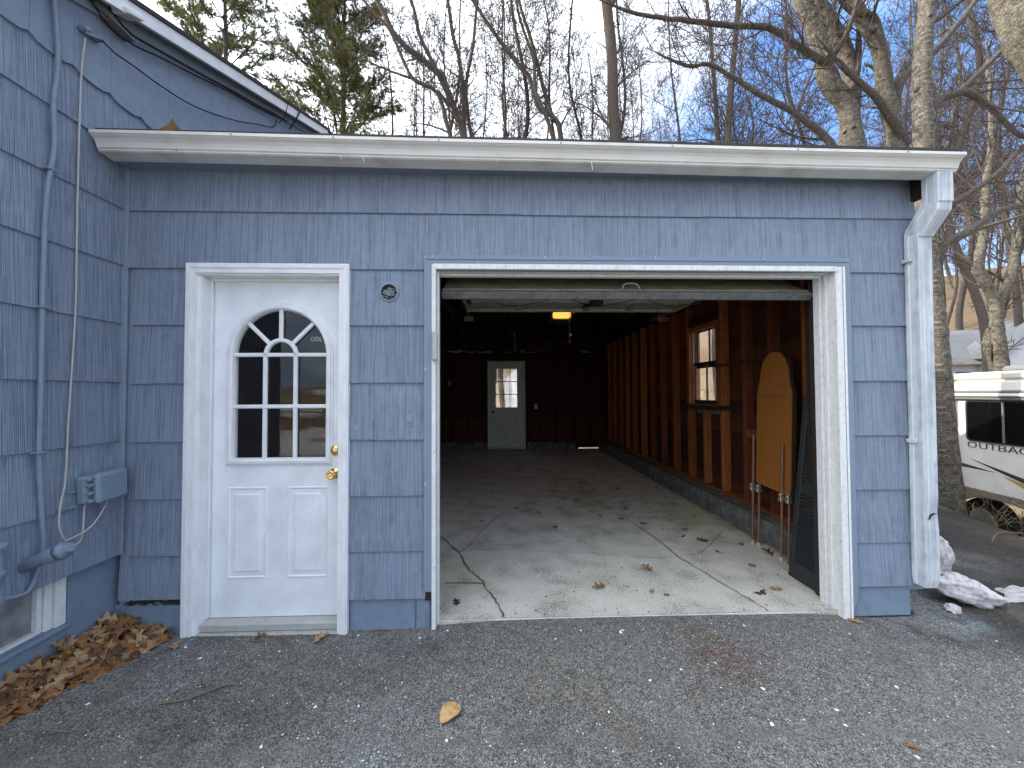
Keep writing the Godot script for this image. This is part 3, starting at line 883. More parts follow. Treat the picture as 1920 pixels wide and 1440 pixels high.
func build_garage() -> void:
	var g := thing("garage", "blue shake-sided one-car garage with a white side door and its big door raised", "garage")
	# front wall
	var fw := Node3D.new(); fw.name = "front_wall"; g.add_child(fw)
	var m := MB.new()
	m.box(V(-2.33, 0.13, -0.14), V(-1.885, 2.95, -0.006))
	m.box(V(-1.885, 2.19, -0.14), V(-0.99, 2.95, -0.006))
	m.box(V(-0.99, 0.13, -0.14), V(-0.425, 2.95, -0.006))
	m.box(V(-0.425, 2.245, -0.14), V(2.225, 2.95, -0.006))
	m.box(V(2.225, 0.13, -0.14), V(2.76, 2.95, -0.006))
	part(fw, "sheathing", m, M.blue_plain)
	var rows := [0.165, 0.442, 0.785, 1.136, 1.493, 1.857, 2.21, 2.571, 2.86]
	var pl := func(q: float) -> Transform3D: return Transform3D(Basis.IDENTITY, V(q, 0, 0))
	for i in rows.size() - 1:
		var top: float = rows[i + 1] + 0.028
		if i == 7: top = 2.86
		if i >= 6:
			course(fw, "shingle", -2.30, 2.768, rows[i], top, [-1.62 + 0.2 * (i - 6), -0.45, 0.55 - 0.7 * (i - 6), 1.04 + 0.35 * (i - 6), 1.92, 2.31] if i == 6 else [-1.1, 0.15, 1.33, 2.4], pl)
		else:
			course(fw, "shingle", -2.30 + (0.03 if i > 0 else -0.02), -1.925, rows[i] + (0.012 if i == 0 else 0.0), top, [-2.16] if i % 3 == 1 else [], pl)
			course(fw, "shingle", -0.948, -0.470, rows[i] - (0.012 if i == 0 else 0.0), top, [-0.79] if i == 3 else [], pl)
			course(fw, "shingle", 2.290, 2.768 - (0.012 if i == 0 else 0.0), rows[i], top, [2.66] if i % 2 == 1 else [], pl)
	var rr := MB.new()
	for q in [[0.13, 1.22, -7.1, -0.008], [2.31, 2.75, -7.1, -0.008], [1.22, 2.31, -7.1, -2.71], [1.22, 2.31, -1.96, -0.008]]:
		rr.box(V(2.765, q[0], q[2]), V(2.775, q[1], q[3]))
	part(fw, "right_return", rr, M.blue_plain)
	# split in one shingle, below the lock plate
	part(fw, "crack", bx(V(-0.792, 1.137, 0.013), V(-0.7905, 1.26, 0.0176)), M.crack)
	# foundation
	var f := Node3D.new(); f.name = "foundation"; g.add_child(f)
	part(f, "foundation_wall", bx(V(-2.36, -0.4, -0.2), V(-1.93, 0.142, -0.004), 0.006), M.blue_found)
	part(f, "rotten_sill", rough_strip(), M.debris)
	part(f, "foundation_wall", bx(V(-0.945, -0.4, -0.2), V(-0.535, 0.15, -0.004), 0.006), M.blue_found)
	part(f, "foundation_wall", bx(V(-0.533, -0.4, -0.2), V(-0.44, 0.15, -0.003), 0.008), M.blue_found)
	part(f, "foundation_wall", bx(V(2.278, -0.042, -0.2), V(2.684, 0.162, -0.003), 0.010), M.blue_found)
	part(f, "foundation_footing", bx(V(2.285, -0.4, -0.2), V(2.66, -0.046, -0.012), 0.006), M.block)
	# side door
	build_entry(g)
	build_opening(g)
	build_gutter(g)
	build_shell(g)

func rough_strip() -> MB:
	var m := MB.new()
	for i in 60:
		var x := rf(-2.30, -1.95); var y := rf(0.142, 0.168)
		m.box(V(x, y, -0.02), V(x + rf(0.01, 0.05), y + rf(0.003, 0.012), rf(-0.002, 0.010)), 0.001)
	return m

func loop_pts(cx: float, w: float, ybot: float, yspring: float, d: float, z: float, n := 28) -> PackedVector3Array:
	var p := PackedVector3Array()
	p.append(V(cx - w - d, ybot - d, z)); p.append(V(cx + w + d, ybot - d, z)); p.append(V(cx + w + d, yspring, z))
	for i in range(1, n):
		var a := PI * i / n
		p.append(V(cx + (w + d) * cos(a), yspring + (w + d) * sin(a), z))
	p.append(V(cx - w - d, yspring, z))
	return p

func rect_pts(x0: float, y0: float, x1: float, y1: float, d: float, z: float) -> PackedVector3Array:
	return PackedVector3Array([V(x0 - d, y0 - d, z), V(x1 + d, y0 - d, z), V(x1 + d, y1 + d, z), V(x0 - d, y1 + d, z)])

func moulding(loops: Array) -> MB:           # loops from the outside in
	var m := MB.new()
	for i in loops.size() - 1: m.band(loops[i], loops[i + 1])
	return m

func build_entry(g: Node3D) -> void:
	var t := Node3D.new(); t.name = "door_frame"; g.add_child(t)
	# brickmould with mitred corners drawn as stepped loops
	var x0 := -1.935; var x1 := -0.942; var top := 2.240; var bot := -0.045
	for prof in [[0.0, 0.060, 0.034], [0.010, 0.030, 0.039]]:
		var a: float = prof[0]; var b: float = prof[1]; var zz: float = prof[2]
		var L := MB.new()
		L.off = Vector2(rf(0, 2), rf(0, 2))
		for s in [[Vector2(x0 + a, bot), Vector2(x0 + b, bot), Vector2(x0 + b, top - b), Vector2(x0 + a, top - a)], [Vector2(x0 + a, top - a), Vector2(x0 + b, top - b), Vector2(x1 - b, top - b), Vector2(x1 - a, top - a)], [Vector2(x1 - b, bot), Vector2(x1 - a, bot), Vector2(x1 - a, top - a), Vector2(x1 - b, top - b)]]:
			var mm := MB.new(); mm.off = Vector2(rf(0, 2), rf(0, 2))
			mm.prism(PackedVector2Array(s), 0.001 if a == 0.0 else zz - 0.006, zz)
			part(t, "casing" if a == 0.0 else "casing_bead", mm, M.white)
	part(t, "jamb", bx(V(-1.886, -0.04, -0.14), V(-1.850, 2.165, 0.020), 0.002), M.white)
	part(t, "jamb", bx(V(-1.0, -0.04, -0.14), V(-0.985, 2.165, 0.020), 0.002), M.white)
	part(t, "jamb", bx(V(-1.886, 2.168, -0.14), V(-0.985, 2.192, 0.020), 0.002), M.white)
	part(t, "stop", bx(V(-1.850, 0.02, -0.066), V(-1.836, 2.158, -0.052), 0.001), M.white)
	part(t, "stop", bx(V(-1.850, 2.152, -0.066), V(-1.0, 2.168, -0.050), 0.001), M.white)
	part(t, "threshold", bx(V(-1.850, -0.035, -0.13), V(-1.0, 0.012, 0.000), 0.006), M.cream)
	part(t, "sill", bx(V(-1.93, -0.075, -0.10), V(-0.95, -0.036, 0.028), 0.004), M.cream)
	# door leaf with an arched light
	var d := Node3D.new(); d.name = "entry_door"; g.add_child(d)
	var z1 := -0.070; var z0 := -0.112
	var dx0 := -1.847; var dx1 := -1.003; var dy0 := 0.016; var dy1 := 2.160
	var cx := -1.4165; var w := 0.2945; var yb := 1.012; var ys := 1.680
	var inner := loop_pts(cx, w, yb, ys, 0.0, 0.0)
	var m := MB.new(); m.off = Vector2(0.3, 0.2)
	var face := func(zz: float, up: bool) -> void:
		var q := func(a: Vector2, b: Vector2, c2: Vector2, e: Vector2) -> void:
			if up: m.quad(V(a.x, a.y, zz), V(b.x, b.y, zz), V(c2.x, c2.y, zz), V(e.x, e.y, zz))
			else: m.quad(V(e.x, e.y, zz), V(c2.x, c2.y, zz), V(b.x, b.y, zz), V(a.x, a.y, zz))
		q.call(Vector2(dx0, dy0), Vector2(dx1, dy0), Vector2(dx1, yb), Vector2(dx0, yb))
		q.call(Vector2(dx0, yb), Vector2(cx - w, yb), Vector2(cx - w, ys), Vector2(dx0, ys))
		q.call(Vector2(cx + w, yb), Vector2(dx1, yb), Vector2(dx1, ys), Vector2(cx + w, ys))
		q.call(Vector2(dx0, ys), Vector2(cx - w, ys), Vector2(cx - w, dy1), Vector2(dx0, dy1))
		q.call(Vector2(cx + w, ys), Vector2(dx1, ys), Vector2(dx1, dy1), Vector2(cx + w, dy1))
		for i in range(2, inner.size() - 1):
			var a := inner[i]; var b := inner[i + 1]
			q.call(Vector2(b.x, b.y), Vector2(a.x, a.y), Vector2(a.x, dy1), Vector2(b.x, dy1))
	face.call(z1, true); face.call(z0, false)
	var li := PackedVector3Array(); var lo := PackedVector3Array()
	for p in inner:
		li.append(V(p.x, p.y, z1)); lo.append(V(p.x, p.y, z0))
	m.band(li, lo)
	m.band(rect_pts(dx0, dy0, dx1, dy1, 0, z0), rect_pts(dx0, dy0, dx1, dy1, 0, z1))
	part(d, "leaf", m, M.door)
	part(d, "light_frame", moulding([loop_pts(cx, w, yb, ys, 0.044, z1), loop_pts(cx, w, yb, ys, 0.042, z1 + 0.006), loop_pts(cx, w, yb, ys, 0.033, z1 + 0.008), loop_pts(cx, w, yb, ys, 0.028, z1 + 0.016), loop_pts(cx, w, yb, ys, 0.010, z1 + 0.019), loop_pts(cx, w, yb, ys, 0.001, z1 + 0.012), loop_pts(cx, w, yb, ys, -0.004, z1 - 0.004), loop_pts(cx, w, yb, ys, -0.006, z1 - 0.02)]), M.white)
	# muntins
	var mz0 := z1 - 0.018; var mz1 := z1 + 0.006; var mw := 0.0125
	var xa := -1.5145; var xb := -1.3225; var ym := 1.347
	for y in [ys, ym]:
		part(d, "muntin", bx(V(cx - w, y - mw, mz0), V(cx + w, y + mw, mz1), 0.005), M.white)
	for x in [xa, xb]:
		part(d, "muntin", bx(V(x - mw, yb, mz0 + 0.001), V(x + mw, ys, mz1 - 0.001), 0.005), M.white)
	var ring := MB.new()
	var arcp := func(r: float, z: float) -> Array:
		var o := []
		for i in 19: o.append(V(cx + r * cos(PI * i / 18), ys + r * sin(PI * i / 18), z))
		return o
	var rr := 0.096
	var A: Array = arcp.call(rr + mw, mz0); var B: Array = arcp.call(rr + mw, mz1 - 0.006); var C: Array = arcp.call(rr + mw - 0.005, mz1); var D: Array = arcp.call(rr - mw + 0.005, mz1); var E2: Array = arcp.call(rr - mw, mz1 - 0.006); var F: Array = arcp.call(rr - mw, mz0)
	for i in 18:
		ring.quad(A[i + 1], A[i], B[i], B[i + 1]); ring.quad(B[i + 1], B[i], C[i], C[i + 1]); ring.quad(C[i + 1], C[i], D[i], D[i + 1]); ring.quad(D[i + 1], D[i], E2[i], E2[i + 1]); ring.quad(E2[i + 1], E2[i], F[i], F[i + 1])
	part(d, "muntin", ring, M.white)
	for a in [PI * 0.25, PI * 0.5, PI * 0.75]:
		var mm := MB.new()
		mm.box(V(rr + mw - 0.004, -mw, mz0 + 0.002), V(w + 0.004, mw, mz1 - 0.002), 0.005, Transform3D(Basis(Vector3.BACK, a), V(cx, ys, 0)))
		part(d, "muntin", mm, M.white)
	# panes, each its own sheet of glass
	var gz := z1 - 0.014
	var pane := func(poly: PackedVector2Array) -> void:
		var mm := MB.new(); mm.prism(poly, gz - 0.004, gz)
		part(d, "pane", mm, M.glass)
	for q in [[cx - w, xa], [xa, xb], [xb, cx + w]]:
		for r in [[yb, ym], [ym, ys]]:
			pane.call(PackedVector2Array([Vector2(q[0], r[0]), Vector2(q[1], r[0]), Vector2(q[1], r[1]), Vector2(q[0], r[1])]))
	for k in 4:
		var poly := PackedVector2Array()
		for i in 8: poly.append(Vector2(cx, ys) + Vector2.from_angle(PI * 0.25 * (k + i / 7.0)) * (w - 0.0))
		for i in 8: poly.append(Vector2(cx, ys) + Vector2.from_angle(PI * 0.25 * (k + 1 - i / 7.0)) * rr)
		pane.call(poly)
	var half := PackedVector2Array()
	for i in 13: half.append(Vector2(cx, ys) + Vector2.from_angle(PI * i / 12.0) * rr)
	pane.call(half)
	# maker's mark printed in the corner of the fan light
	var tm := TextMesh.new(); tm.text = "ODL"; var sf := SystemFont.new(); sf.font_names = PackedStringArray(["Droid Sans"]); tm.font = sf
	tm.font_size = 24; tm.pixel_size = 0.0016; tm.depth = 0.0008; tm.material = M.sticker
	var tl := MeshInstance3D.new(); tl.name = "maker_mark"; tl.mesh = tm; tl.position = V(-1.195, 1.785, gz + 0.001); d.add_child(tl)
	# raised panels
	for q in [[-1.722, -1.500], [-1.348, -1.120]]:
		var P := func(dd: float, z: float) -> PackedVector3Array: return rect_pts(q[0], 0.270, q[1], 0.822, dd, z)
		var mm := moulding([P.call(0.012, z1), P.call(0.008, z1 + 0.006), P.call(0.002, z1 + 0.006), P.call(-0.004, z1 - 0.001 + 0.002), P.call(-0.030, z1 + 0.003), P.call(-0.036, z1 + 0.008)])
		var c4: PackedVector3Array = P.call(-0.036, z1 + 0.008)
		mm.quad(c4[0], c4[1], c4[2], c4[3])
		part(d, "raised_panel", mm, M.door)
	# brass lock and knob
	var fw := Transform3D(Basis(Vector3.RIGHT, PI / 2), V(-1.063, 1.063, z1))
	var b := MB.new(); b.lathe([Vector2(0.034, 0), Vector2(0.034, 0.006), Vector2(0.028, 0.012), Vector2(0.020, 0.014), Vector2(0.019, 0.020), Vector2(0.0, 0.021)], 24, fw)
	b.box(V(-1.0645, 1.056, z1 + 0.0212), V(-1.0615, 1.070, z1 + 0.0225))
	part(d, "deadbolt", b, M.brass)
	var kx := Transform3D(Basis(Vector3.RIGHT, PI / 2), V(-1.064, 0.916, z1))
	var k := MB.new(); k.lathe([Vector2(0.034, 0), Vector2(0.033, 0.006), Vector2(0.016, 0.012), Vector2(0.012, 0.022), Vector2(0.013, 0.034), Vector2(0.024, 0.042), Vector2(0.030, 0.054), Vector2(0.029, 0.066), Vector2(0.023, 0.072), Vector2(0.019, 0.069), Vector2(0.012, 0.068), Vector2(0.0, 0.069)], 24, kx)
	part(d, "knob", k, M.brass)
	# blown gap under the leaf, dark
	part(d, "bottom_seal", bx(V(-1.845, 0.013, -0.108), V(-1.005, 0.017, -0.072)), M.rubber)

func build_opening(g: Node3D) -> void:
	var t := Node3D.new(); t.name = "big_door_frame"; g.add_child(t)
	var x0 := -0.476; var x1 := 2.294; var top := 2.302
	for s in [[[x0, -0.0], [x0 + 0.056, 0.12], [x0 + 0.056, top - 0.056], [x0, top]], [[x0, top], [x0 + 0.056, top - 0.056], [x1 - 0.052, top - 0.056], [x1, top]], [[x1 - 0.052, -0.02], [x1, 0.10], [x1, top], [x1 - 0.052, top - 0.056]]]:
		var pv := PackedVector2Array()
		for q in s: pv.append(Vector2(q[0], q[1]))
		if s[0][0] == x0 and s[1][1] == 0.12: pv[0].y = 0.20; pv[1].y = 0.20
		var mm := MB.new(); mm.off = Vector2(rf(0, 2), rf(0, 2)); mm.prism(pv, 0.0, 0.031)
		part(t, "casing", mm, M.blue_worn)
	var inner := MB.new(); inner.box(V(x0 + 0.014, top - 0.030, 0.0312), V(x1 - 0.014, top - 0.016, 0.036), 0.002)
	part(t, "casing_bead", inner, M.blue_worn)
	# white jambs, stops and head
	part(t, "jamb", bx(V(-0.428, -0.03, -0.13), V(-0.402, 2.243, 0.036), 0.003), M.worn)
	part(t, "jamb", bx(V(-0.420, 2.212, -0.13), V(2.21, 2.246, 0.034), 0.003), M.worn)
	part(t, "jamb", bx(V(2.200, -0.04, -0.115), V(2.243, 2.246, 0.030), 0.003), M.worn)
	part(t, "stop", bx(V(-0.4015, -0.02, -0.04), V(-0.389, 2.21, -0.005), 0.003), M.worn)
	part(t, "stop", bx(V(2.178, 0.0, -0.13), V(2.1995, 2.21, -0.075), 0.003), M.worn)
	part(t, "stop", bx(V(2.188, -0.035, -0.050), V(2.1995, 2.21, -0.040), 0.002), M.worn)
	part(t, "head_stop", bx(V(-0.40, 2.198, -0.10), V(2.178, 2.2115, -0.06), 0.002), M.worn)
	part(t, "bead", bx(V(2.2435, -0.03, 0.010), V(2.256, 2.245, 0.038), 0.003), M.worn)
	# rotten foot of the left casing
	part(t, "rotten_foot", bx(V(-0.474, 0.135, 0.0), V(-0.43, 0.198, 0.012), 0.004), M.debris)
	part(t, "rotten_foot", bx(V(-0.44, 0.14, 0.0), V(-0.424, 0.33, 0.018), 0.003), M.debris)
	# dark framing behind the right jamb
	part(t, "rough_post", bx(V(2.262, 0.0, -0.30), V(2.31, 2.22, -0.142), 0.003), M.darkwood)
	# sensor cover on the left jamb
	var sc := MB.new(); sc.box(V(-0.424, 1.628, 0.0365), V(-0.386, 1.815, 0.066), 0.010)
	part(t, "keypad_cover", sc, M.cream)
	# ---- raised sectional door
	var d := Node3D.new(); d.name = "overhead_door"; g.add_child(d)
	var tilt := Transform3D(Basis(Vector3.RIGHT, -0.95), V(0, 2.128, -0.175))
	var bt := MB.new(); bt.flip = true
	bt.box(V(-0.395, 0.0, -0.04), V(2.195, 0.50, 0.0), 0.006, tilt)
	part(d, "section", bt, M.panel)
	var bm := MB.new(); bm.box(V(-0.395, 0.006, 0.0005), V(2.195, 0.030, 0.012), 0.004, tilt)
	part(d, "bottom_rail", bm, M.panel)
	var seal := MB.new(); seal.box(V(-0.40, -0.040, -0.046), V(2.20, 0.004, 0.010), 0.010, tilt)
	part(d, "bottom_seal", seal, M.rubber)
	for i in 26:
		var nb := MB.new(); var nx := -0.36 + i * 0.1
		nb.lathe([Vector2(0.004, 0), Vector2(0.003, 0.003), Vector2(0, 0.004)], 6, tilt * Transform3D(Basis(Vector3.RIGHT, PI / 2), V(nx, -0.006 + rf(-0.006, 0.006), 0.010)))
		part(d, "nail", nb, M.steel)
	var hd := MB.new()
	hd.tube(PackedVector3Array([tilt * V(0.86, 0.03, 0.004), tilt * V(0.875, 0.06, 0.03), tilt * V(0.90, 0.075, 0.036), tilt * V(0.95, 0.075, 0.036), tilt * V(0.975, 0.06, 0.03), tilt * V(0.99, 0.03, 0.004)]), PackedFloat32Array([0.007, 0.007, 0.007, 0.007, 0.007, 0.007]), 8)
	part(d, "lift_handle", hd, M.cream)
	# flat sections, inside faces down
	var y := 2.455
	var zz := [-0.62, -1.13, -1.64, -2.20]
	for i in 3:
		part(d, "section", bx(V(-0.40, y, zz[i + 1] + 0.006), V(2.20, y + 0.042, zz[i]), 0.004), M.panel)
		part(d, "section_rail", bx(V(-0.40, y - 0.028, zz[i + 1] + 0.007), V(2.20, y - 0.001, zz[i + 1] + 0.085), 0.004), M.panel_rail)
		part(d, "section_rail", bx(V(-0.40, y - 0.028, zz[i] - 0.085), V(2.20, y - 0.001, zz[i] - 0.001), 0.004), M.panel_rail)
		for x in [-0.40, 0.20, 1.02, 1.55, 2.13]:
			part(d, "section_stile", bx(V(x, y - 0.026, zz[i + 1] + 0.088), V(x + 0.07, y - 0.001, zz[i] - 0.088), 0.003), M.panel)
	for x in [-0.31, 0.29, 1.11, 1.64]:
		part(d, "window_strip", bx(V(x, y - 0.006, -1.54), V(x + (0.48 if x != 0.29 else 0.70), y - 0.001, -1.23)), M.darkglass)
	# strut and brackets on the underside
	part(d, "arm_bracket", bx(V(0.98, y - 0.09, -1.62), V(1.10, y - 0.029, -1.50), 0.006), M.darksteel)
	part(d, "arm", tb([V(1.04, y - 0.08, -1.55), V(1.00, y - 0.03, -1.85), V(0.99, y + 0.03, -2.15)], 0.018, 6), M.darksteel)
	for x in [-0.36, 2.15]:
		part(d, "hinge", bx(V(x, y - 0.05, -1.70), V(x + 0.05, y - 0.029, -1.58), 0.004), M.darksteel)
	# tracks
	for sx in [[-0.44, -0.415], [2.215, 2.24]]:
		part(d, "track", bx(V(sx[0], 0.0, -0.21), V(sx[1], 2.06, -0.165), 0.003), M.darksteel)
		part(d, "track", bx(V(sx[0], y + 0.0, -2.95), V(sx[1], y + 0.05, -0.62), 0.003), M.darksteel)
		var cv := cable([V((sx[0] + sx[1]) / 2, 2.06, -0.188), V((sx[0] + sx[1]) / 2, 2.30, -0.26), V((sx[0] + sx[1]) / 2, y + 0.02, -0.62)], 0.018, 6)
		part(d, "track", cv, M.darksteel)
		part(d, "track_hanger", bx(V(sx[0] - 0.04, y - 0.06, -2.62), V(sx[1] + 0.06, y - 0.005, -2.56), 0.004), M.steel)
		part(d, "track_hanger", tb([V(sx[0], y + 0.05, -2.59), V(sx[0] - 0.02, 3.6, -2.75)], 0.012, 4), M.darksteel)
	for x in [0.0, 0.9, 1.7]:
		part(d, "wire", cable([V(x - 0.3, y - 0.04, -1.30), V(x + 0.15, y - 0.09, -1.60), V(x + 0.6, y - 0.04, -1.42)], 0.004, 4), M.darksteel)

func build_gutter(g: Node3D) -> void:
	var e := Node3D.new(); e.name = "eaves"; g.add_child(e)
	part(e, "fascia", bx(V(-2.31, 2.826, 0.085), V(2.80, 2.90, 0.108), 0.002), M.blue_plain)
	part(e, "soffit", bx(V(-2.31, 2.834, 0.0), V(2.80, 2.845, 0.084)), M.blue_plain)
	# gutter profile (z, y), sloping down to the right
	var pr := PackedVector2Array([Vector2(0.110, -0.098), Vector2(0.188, -0.092), Vector2(0.196, -0.086), Vector2(0.196, -0.079), Vector2(0.203, -0.074), Vector2(0.206, -0.060), Vector2(0.211, -0.046), Vector2(0.222, -0.033), Vector2(0.236, -0.025), Vector2(0.241, -0.020), Vector2(0.246, -0.018), Vector2(0.246, -0.001), Vector2(0.236, 0.0), Vector2(0.235, -0.010), Vector2(0.110, -0.008)])
	var m := MB.new(); m.flip = true
	var xs := []
	for i in 33: xs.append(-2.300 + 5.13 * i / 32.0)
	var P := func(x: float, q: Vector2) -> Vector3: return V(x, 2.918 - 0.0085 * (x + 2.3) + q.y + 0.0012 * sin(x * 2.7), q.x)
	for i in 32:
		for j in pr.size():
			var a := pr[j]; var b := pr[(j + 1) % pr.size()]
			m.quad(P.call(xs[i], a), P.call(xs[i + 1], a), P.call(xs[i + 1], b), P.call(xs[i], b))
	for s in [0, 1]:
		var ts := Geometry2D.triangulate_polygon(pr)
		for i in range(0, ts.size(), 3):
			m.tri(P.call(xs[32 * s], pr[ts[i]]), P.call(xs[32 * s], pr[ts[i + 1]]), P.call(xs[32 * s], pr[ts[i + 2]]))
	part(e, "gutter", m, M.gutter)
	for x in [-1.52, -0.95, -0.35, 0.36, 1.02, 1.78, 2.46]:
		var s := MB.new()
		s.lathe([Vector2(0.0055, 0), Vector2(0.005, 0.002), Vector2(0.0, 0.004)], 8, Transform3D(Basis(Vector3.RIGHT, PI / 2), P.call(x, Vector2(0.246, -0.0095))))
		part(e, "screw", s, M.steel)
	for q in [[-0.93, 0.02], [-0.80, 0.035], [-0.02, 0.012], [0.55, 0.05]]:
		var a: Vector3 = P.call(q[0], Vector2(0.197, -0.086))
		part(e, "caulk_strand", cable([a, a + V(0.004, -q[1] * 0.5, 0.002), a + V(0.008, -q[1], -0.002)], 0.0022, 4, 0.01), M.flake)
	# downspout: outlet, offset elbow, long leg with ribs, crushed foot
	var d := Node3D.new(); d.name = "downspout"; g.add_child(d)
	var ribbed := func(path: Array, nm: String) -> void:
		# path: [centre, half width, half depth]
		var mm := MB.new(); mm.off = Vector2(rf(0, 1), rf(0, 1))
		var rings := []
		for q in path:
			var r := PackedVector3Array()
			var c: Vector3 = q[0]; var hw: float = q[1]; var hd: float = q[2]
			var pts := [Vector2(-1, 0.9), Vector2(-0.9, 1), Vector2(-0.62, 1), Vector2(-0.55, 0.93), Vector2(-0.42, 0.93), Vector2(-0.35, 1), Vector2(-0.1, 1), Vector2(-0.05, 0.93), Vector2(0.05, 0.93), Vector2(0.1, 1), Vector2(0.35, 1), Vector2(0.42, 0.93), Vector2(0.55, 0.93), Vector2(0.62, 1), Vector2(0.9, 1), Vector2(1, 0.9), Vector2(1, 0.4), Vector2(0.94, 0.3), Vector2(0.94, -0.3), Vector2(1, -0.4), Vector2(1, -0.9), Vector2(0.9, -1), Vector2(-0.9, -1), Vector2(-1, -0.9), Vector2(-1, -0.4), Vector2(-0.94, -0.3), Vector2(-0.94, 0.3), Vector2(-1, 0.4)]
			for p in pts: r.append(c + V(p.x * hw, 0, p.y * hd) + (q[3] if q.size() > 3 else Vector3.ZERO) * 0.0 + V(0, (q[4] if q.size() > 4 else 0.0) * p.y * hd, 0))
			rings.append(r)
		for i in rings.size() - 1: mm.band(rings[i], rings[i + 1])
		part(d, nm, mm, M.spout)
	ribbed.call([[V(2.752, 2.60, 0.152), 0.050, 0.048], [V(2.752, 2.785, 0.152), 0.050, 0.048]], "outlet")
	ribbed.call([[V(2.722, 2.43, 0.060), 0.045, 0.044, Vector3.ZERO, -0.35], [V(2.726, 2.45, 0.068), 0.046, 0.045, Vector3.ZERO, -0.8], [V(2.748, 2.585, 0.146), 0.048, 0.046, Vector3.ZERO, -0.8], [V(2.752, 2.63, 0.152), 0.047, 0.045]], "elbow")
	ribbed.call([[V(2.706, 0.19, 0.060), 0.040, 0.036], [V(2.709, 0.24, 0.062), 0.044, 0.046], [V(2.712, 0.55, 0.061), 0.047, 0.044], [V(2.713, 0.66, 0.058), 0.047, 0.039], [V(2.714, 0.75, 0.061), 0.046, 0.044], [V(2.718, 1.6, 0.061), 0.046, 0.044], [V(2.722, 2.44, 0.061), 0.046, 0.044]], "leg")
	# split seam above the foot
	var tear := MB.new()
	var tp := PackedVector2Array([Vector2(-0.024, 0.615), Vector2(-0.020, 0.640), Vector2(-0.008, 0.655), Vector2(0.010, 0.660), Vector2(0.040, 0.656), Vector2(0.012, 0.650), Vector2(-0.004, 0.640), Vector2(-0.014, 0.622)])
	tear.prism(tp, 0.0, 0.0012, Transform3D(Basis.IDENTITY, V(2.712, 0.0, 0.1035)))
	part(d, "tear", tear, M.black)
	for y in [1.105, 2.28]:
		part(d, "strap", bx(V(2.655, y - 0.012, 0.018), V(2.672, y + 0.012, 0.07), 0.002), M.spout)
	# roof edge and roof planes
	var r := Node3D.new(); r.name = "roof"; g.add_child(r)
	for s in 2:
		var q := MB.new()
		var za := 0.205 if s == 0 else -7.45; var ya := 2.923 if s == 0 else 2.62; var zr := -3.55; var yr := 3.98
		for lay in [[0.0, 0.008], [0.009, 0.025]]:
			var mm := MB.new(); var lo: float = lay[0]; var hi: float = lay[1]
			var xa := -2.30; var xb := 2.815 + (0.006 if lo > 0 else 0.0)
			var dz := 0.008 if lo > 0 else 0.0
			if s == 0:
				mm.quad(V(xa, ya + hi, za + dz), V(xb, ya - 0.030 + hi, za + dz), V(xb, yr + hi, zr), V(xa, yr + hi, zr))
				mm.quad(V(xa, yr + lo, zr), V(xb, yr + lo, zr), V(xb, ya - 0.030 + lo, za + dz), V(xa, ya + lo, za + dz))
				mm.quad(V(xa, ya + lo, za + dz), V(xb, ya - 0.030 + lo, za + dz), V(xb, ya - 0.030 + hi, za + dz), V(xa, ya + hi, za + dz))
				mm.quad(V(xb, ya - 0.030 + lo, za + dz), V(xb, yr + lo, zr), V(xb, yr + hi, zr), V(xb, ya - 0.030 + hi, za + dz))
			else:
				mm.quad(V(xa, yr + hi, zr), V(xb, yr + hi, zr), V(xb, ya + hi, za - dz), V(xa, ya + hi, za - dz))
				mm.quad(V(xa, ya + lo, za - dz), V(xb, ya + lo, za - dz), V(xb, yr + lo, zr), V(xa, yr + lo, zr))
				mm.quad(V(xb, ya + lo, za - dz), V(xa, ya + lo, za - dz), V(xa, ya + hi, za - dz), V(xb, ya + hi, za - dz))
				mm.quad(V(xb, yr + lo, zr), V(xb, ya + lo, za - dz), V(xb, ya + hi, za - dz), V(xb, yr + hi, zr))
			part(r, "roof_deck" if lo == 0.0 else "roofing", mm, M.darkwood if lo == 0.0 else M.roofing)


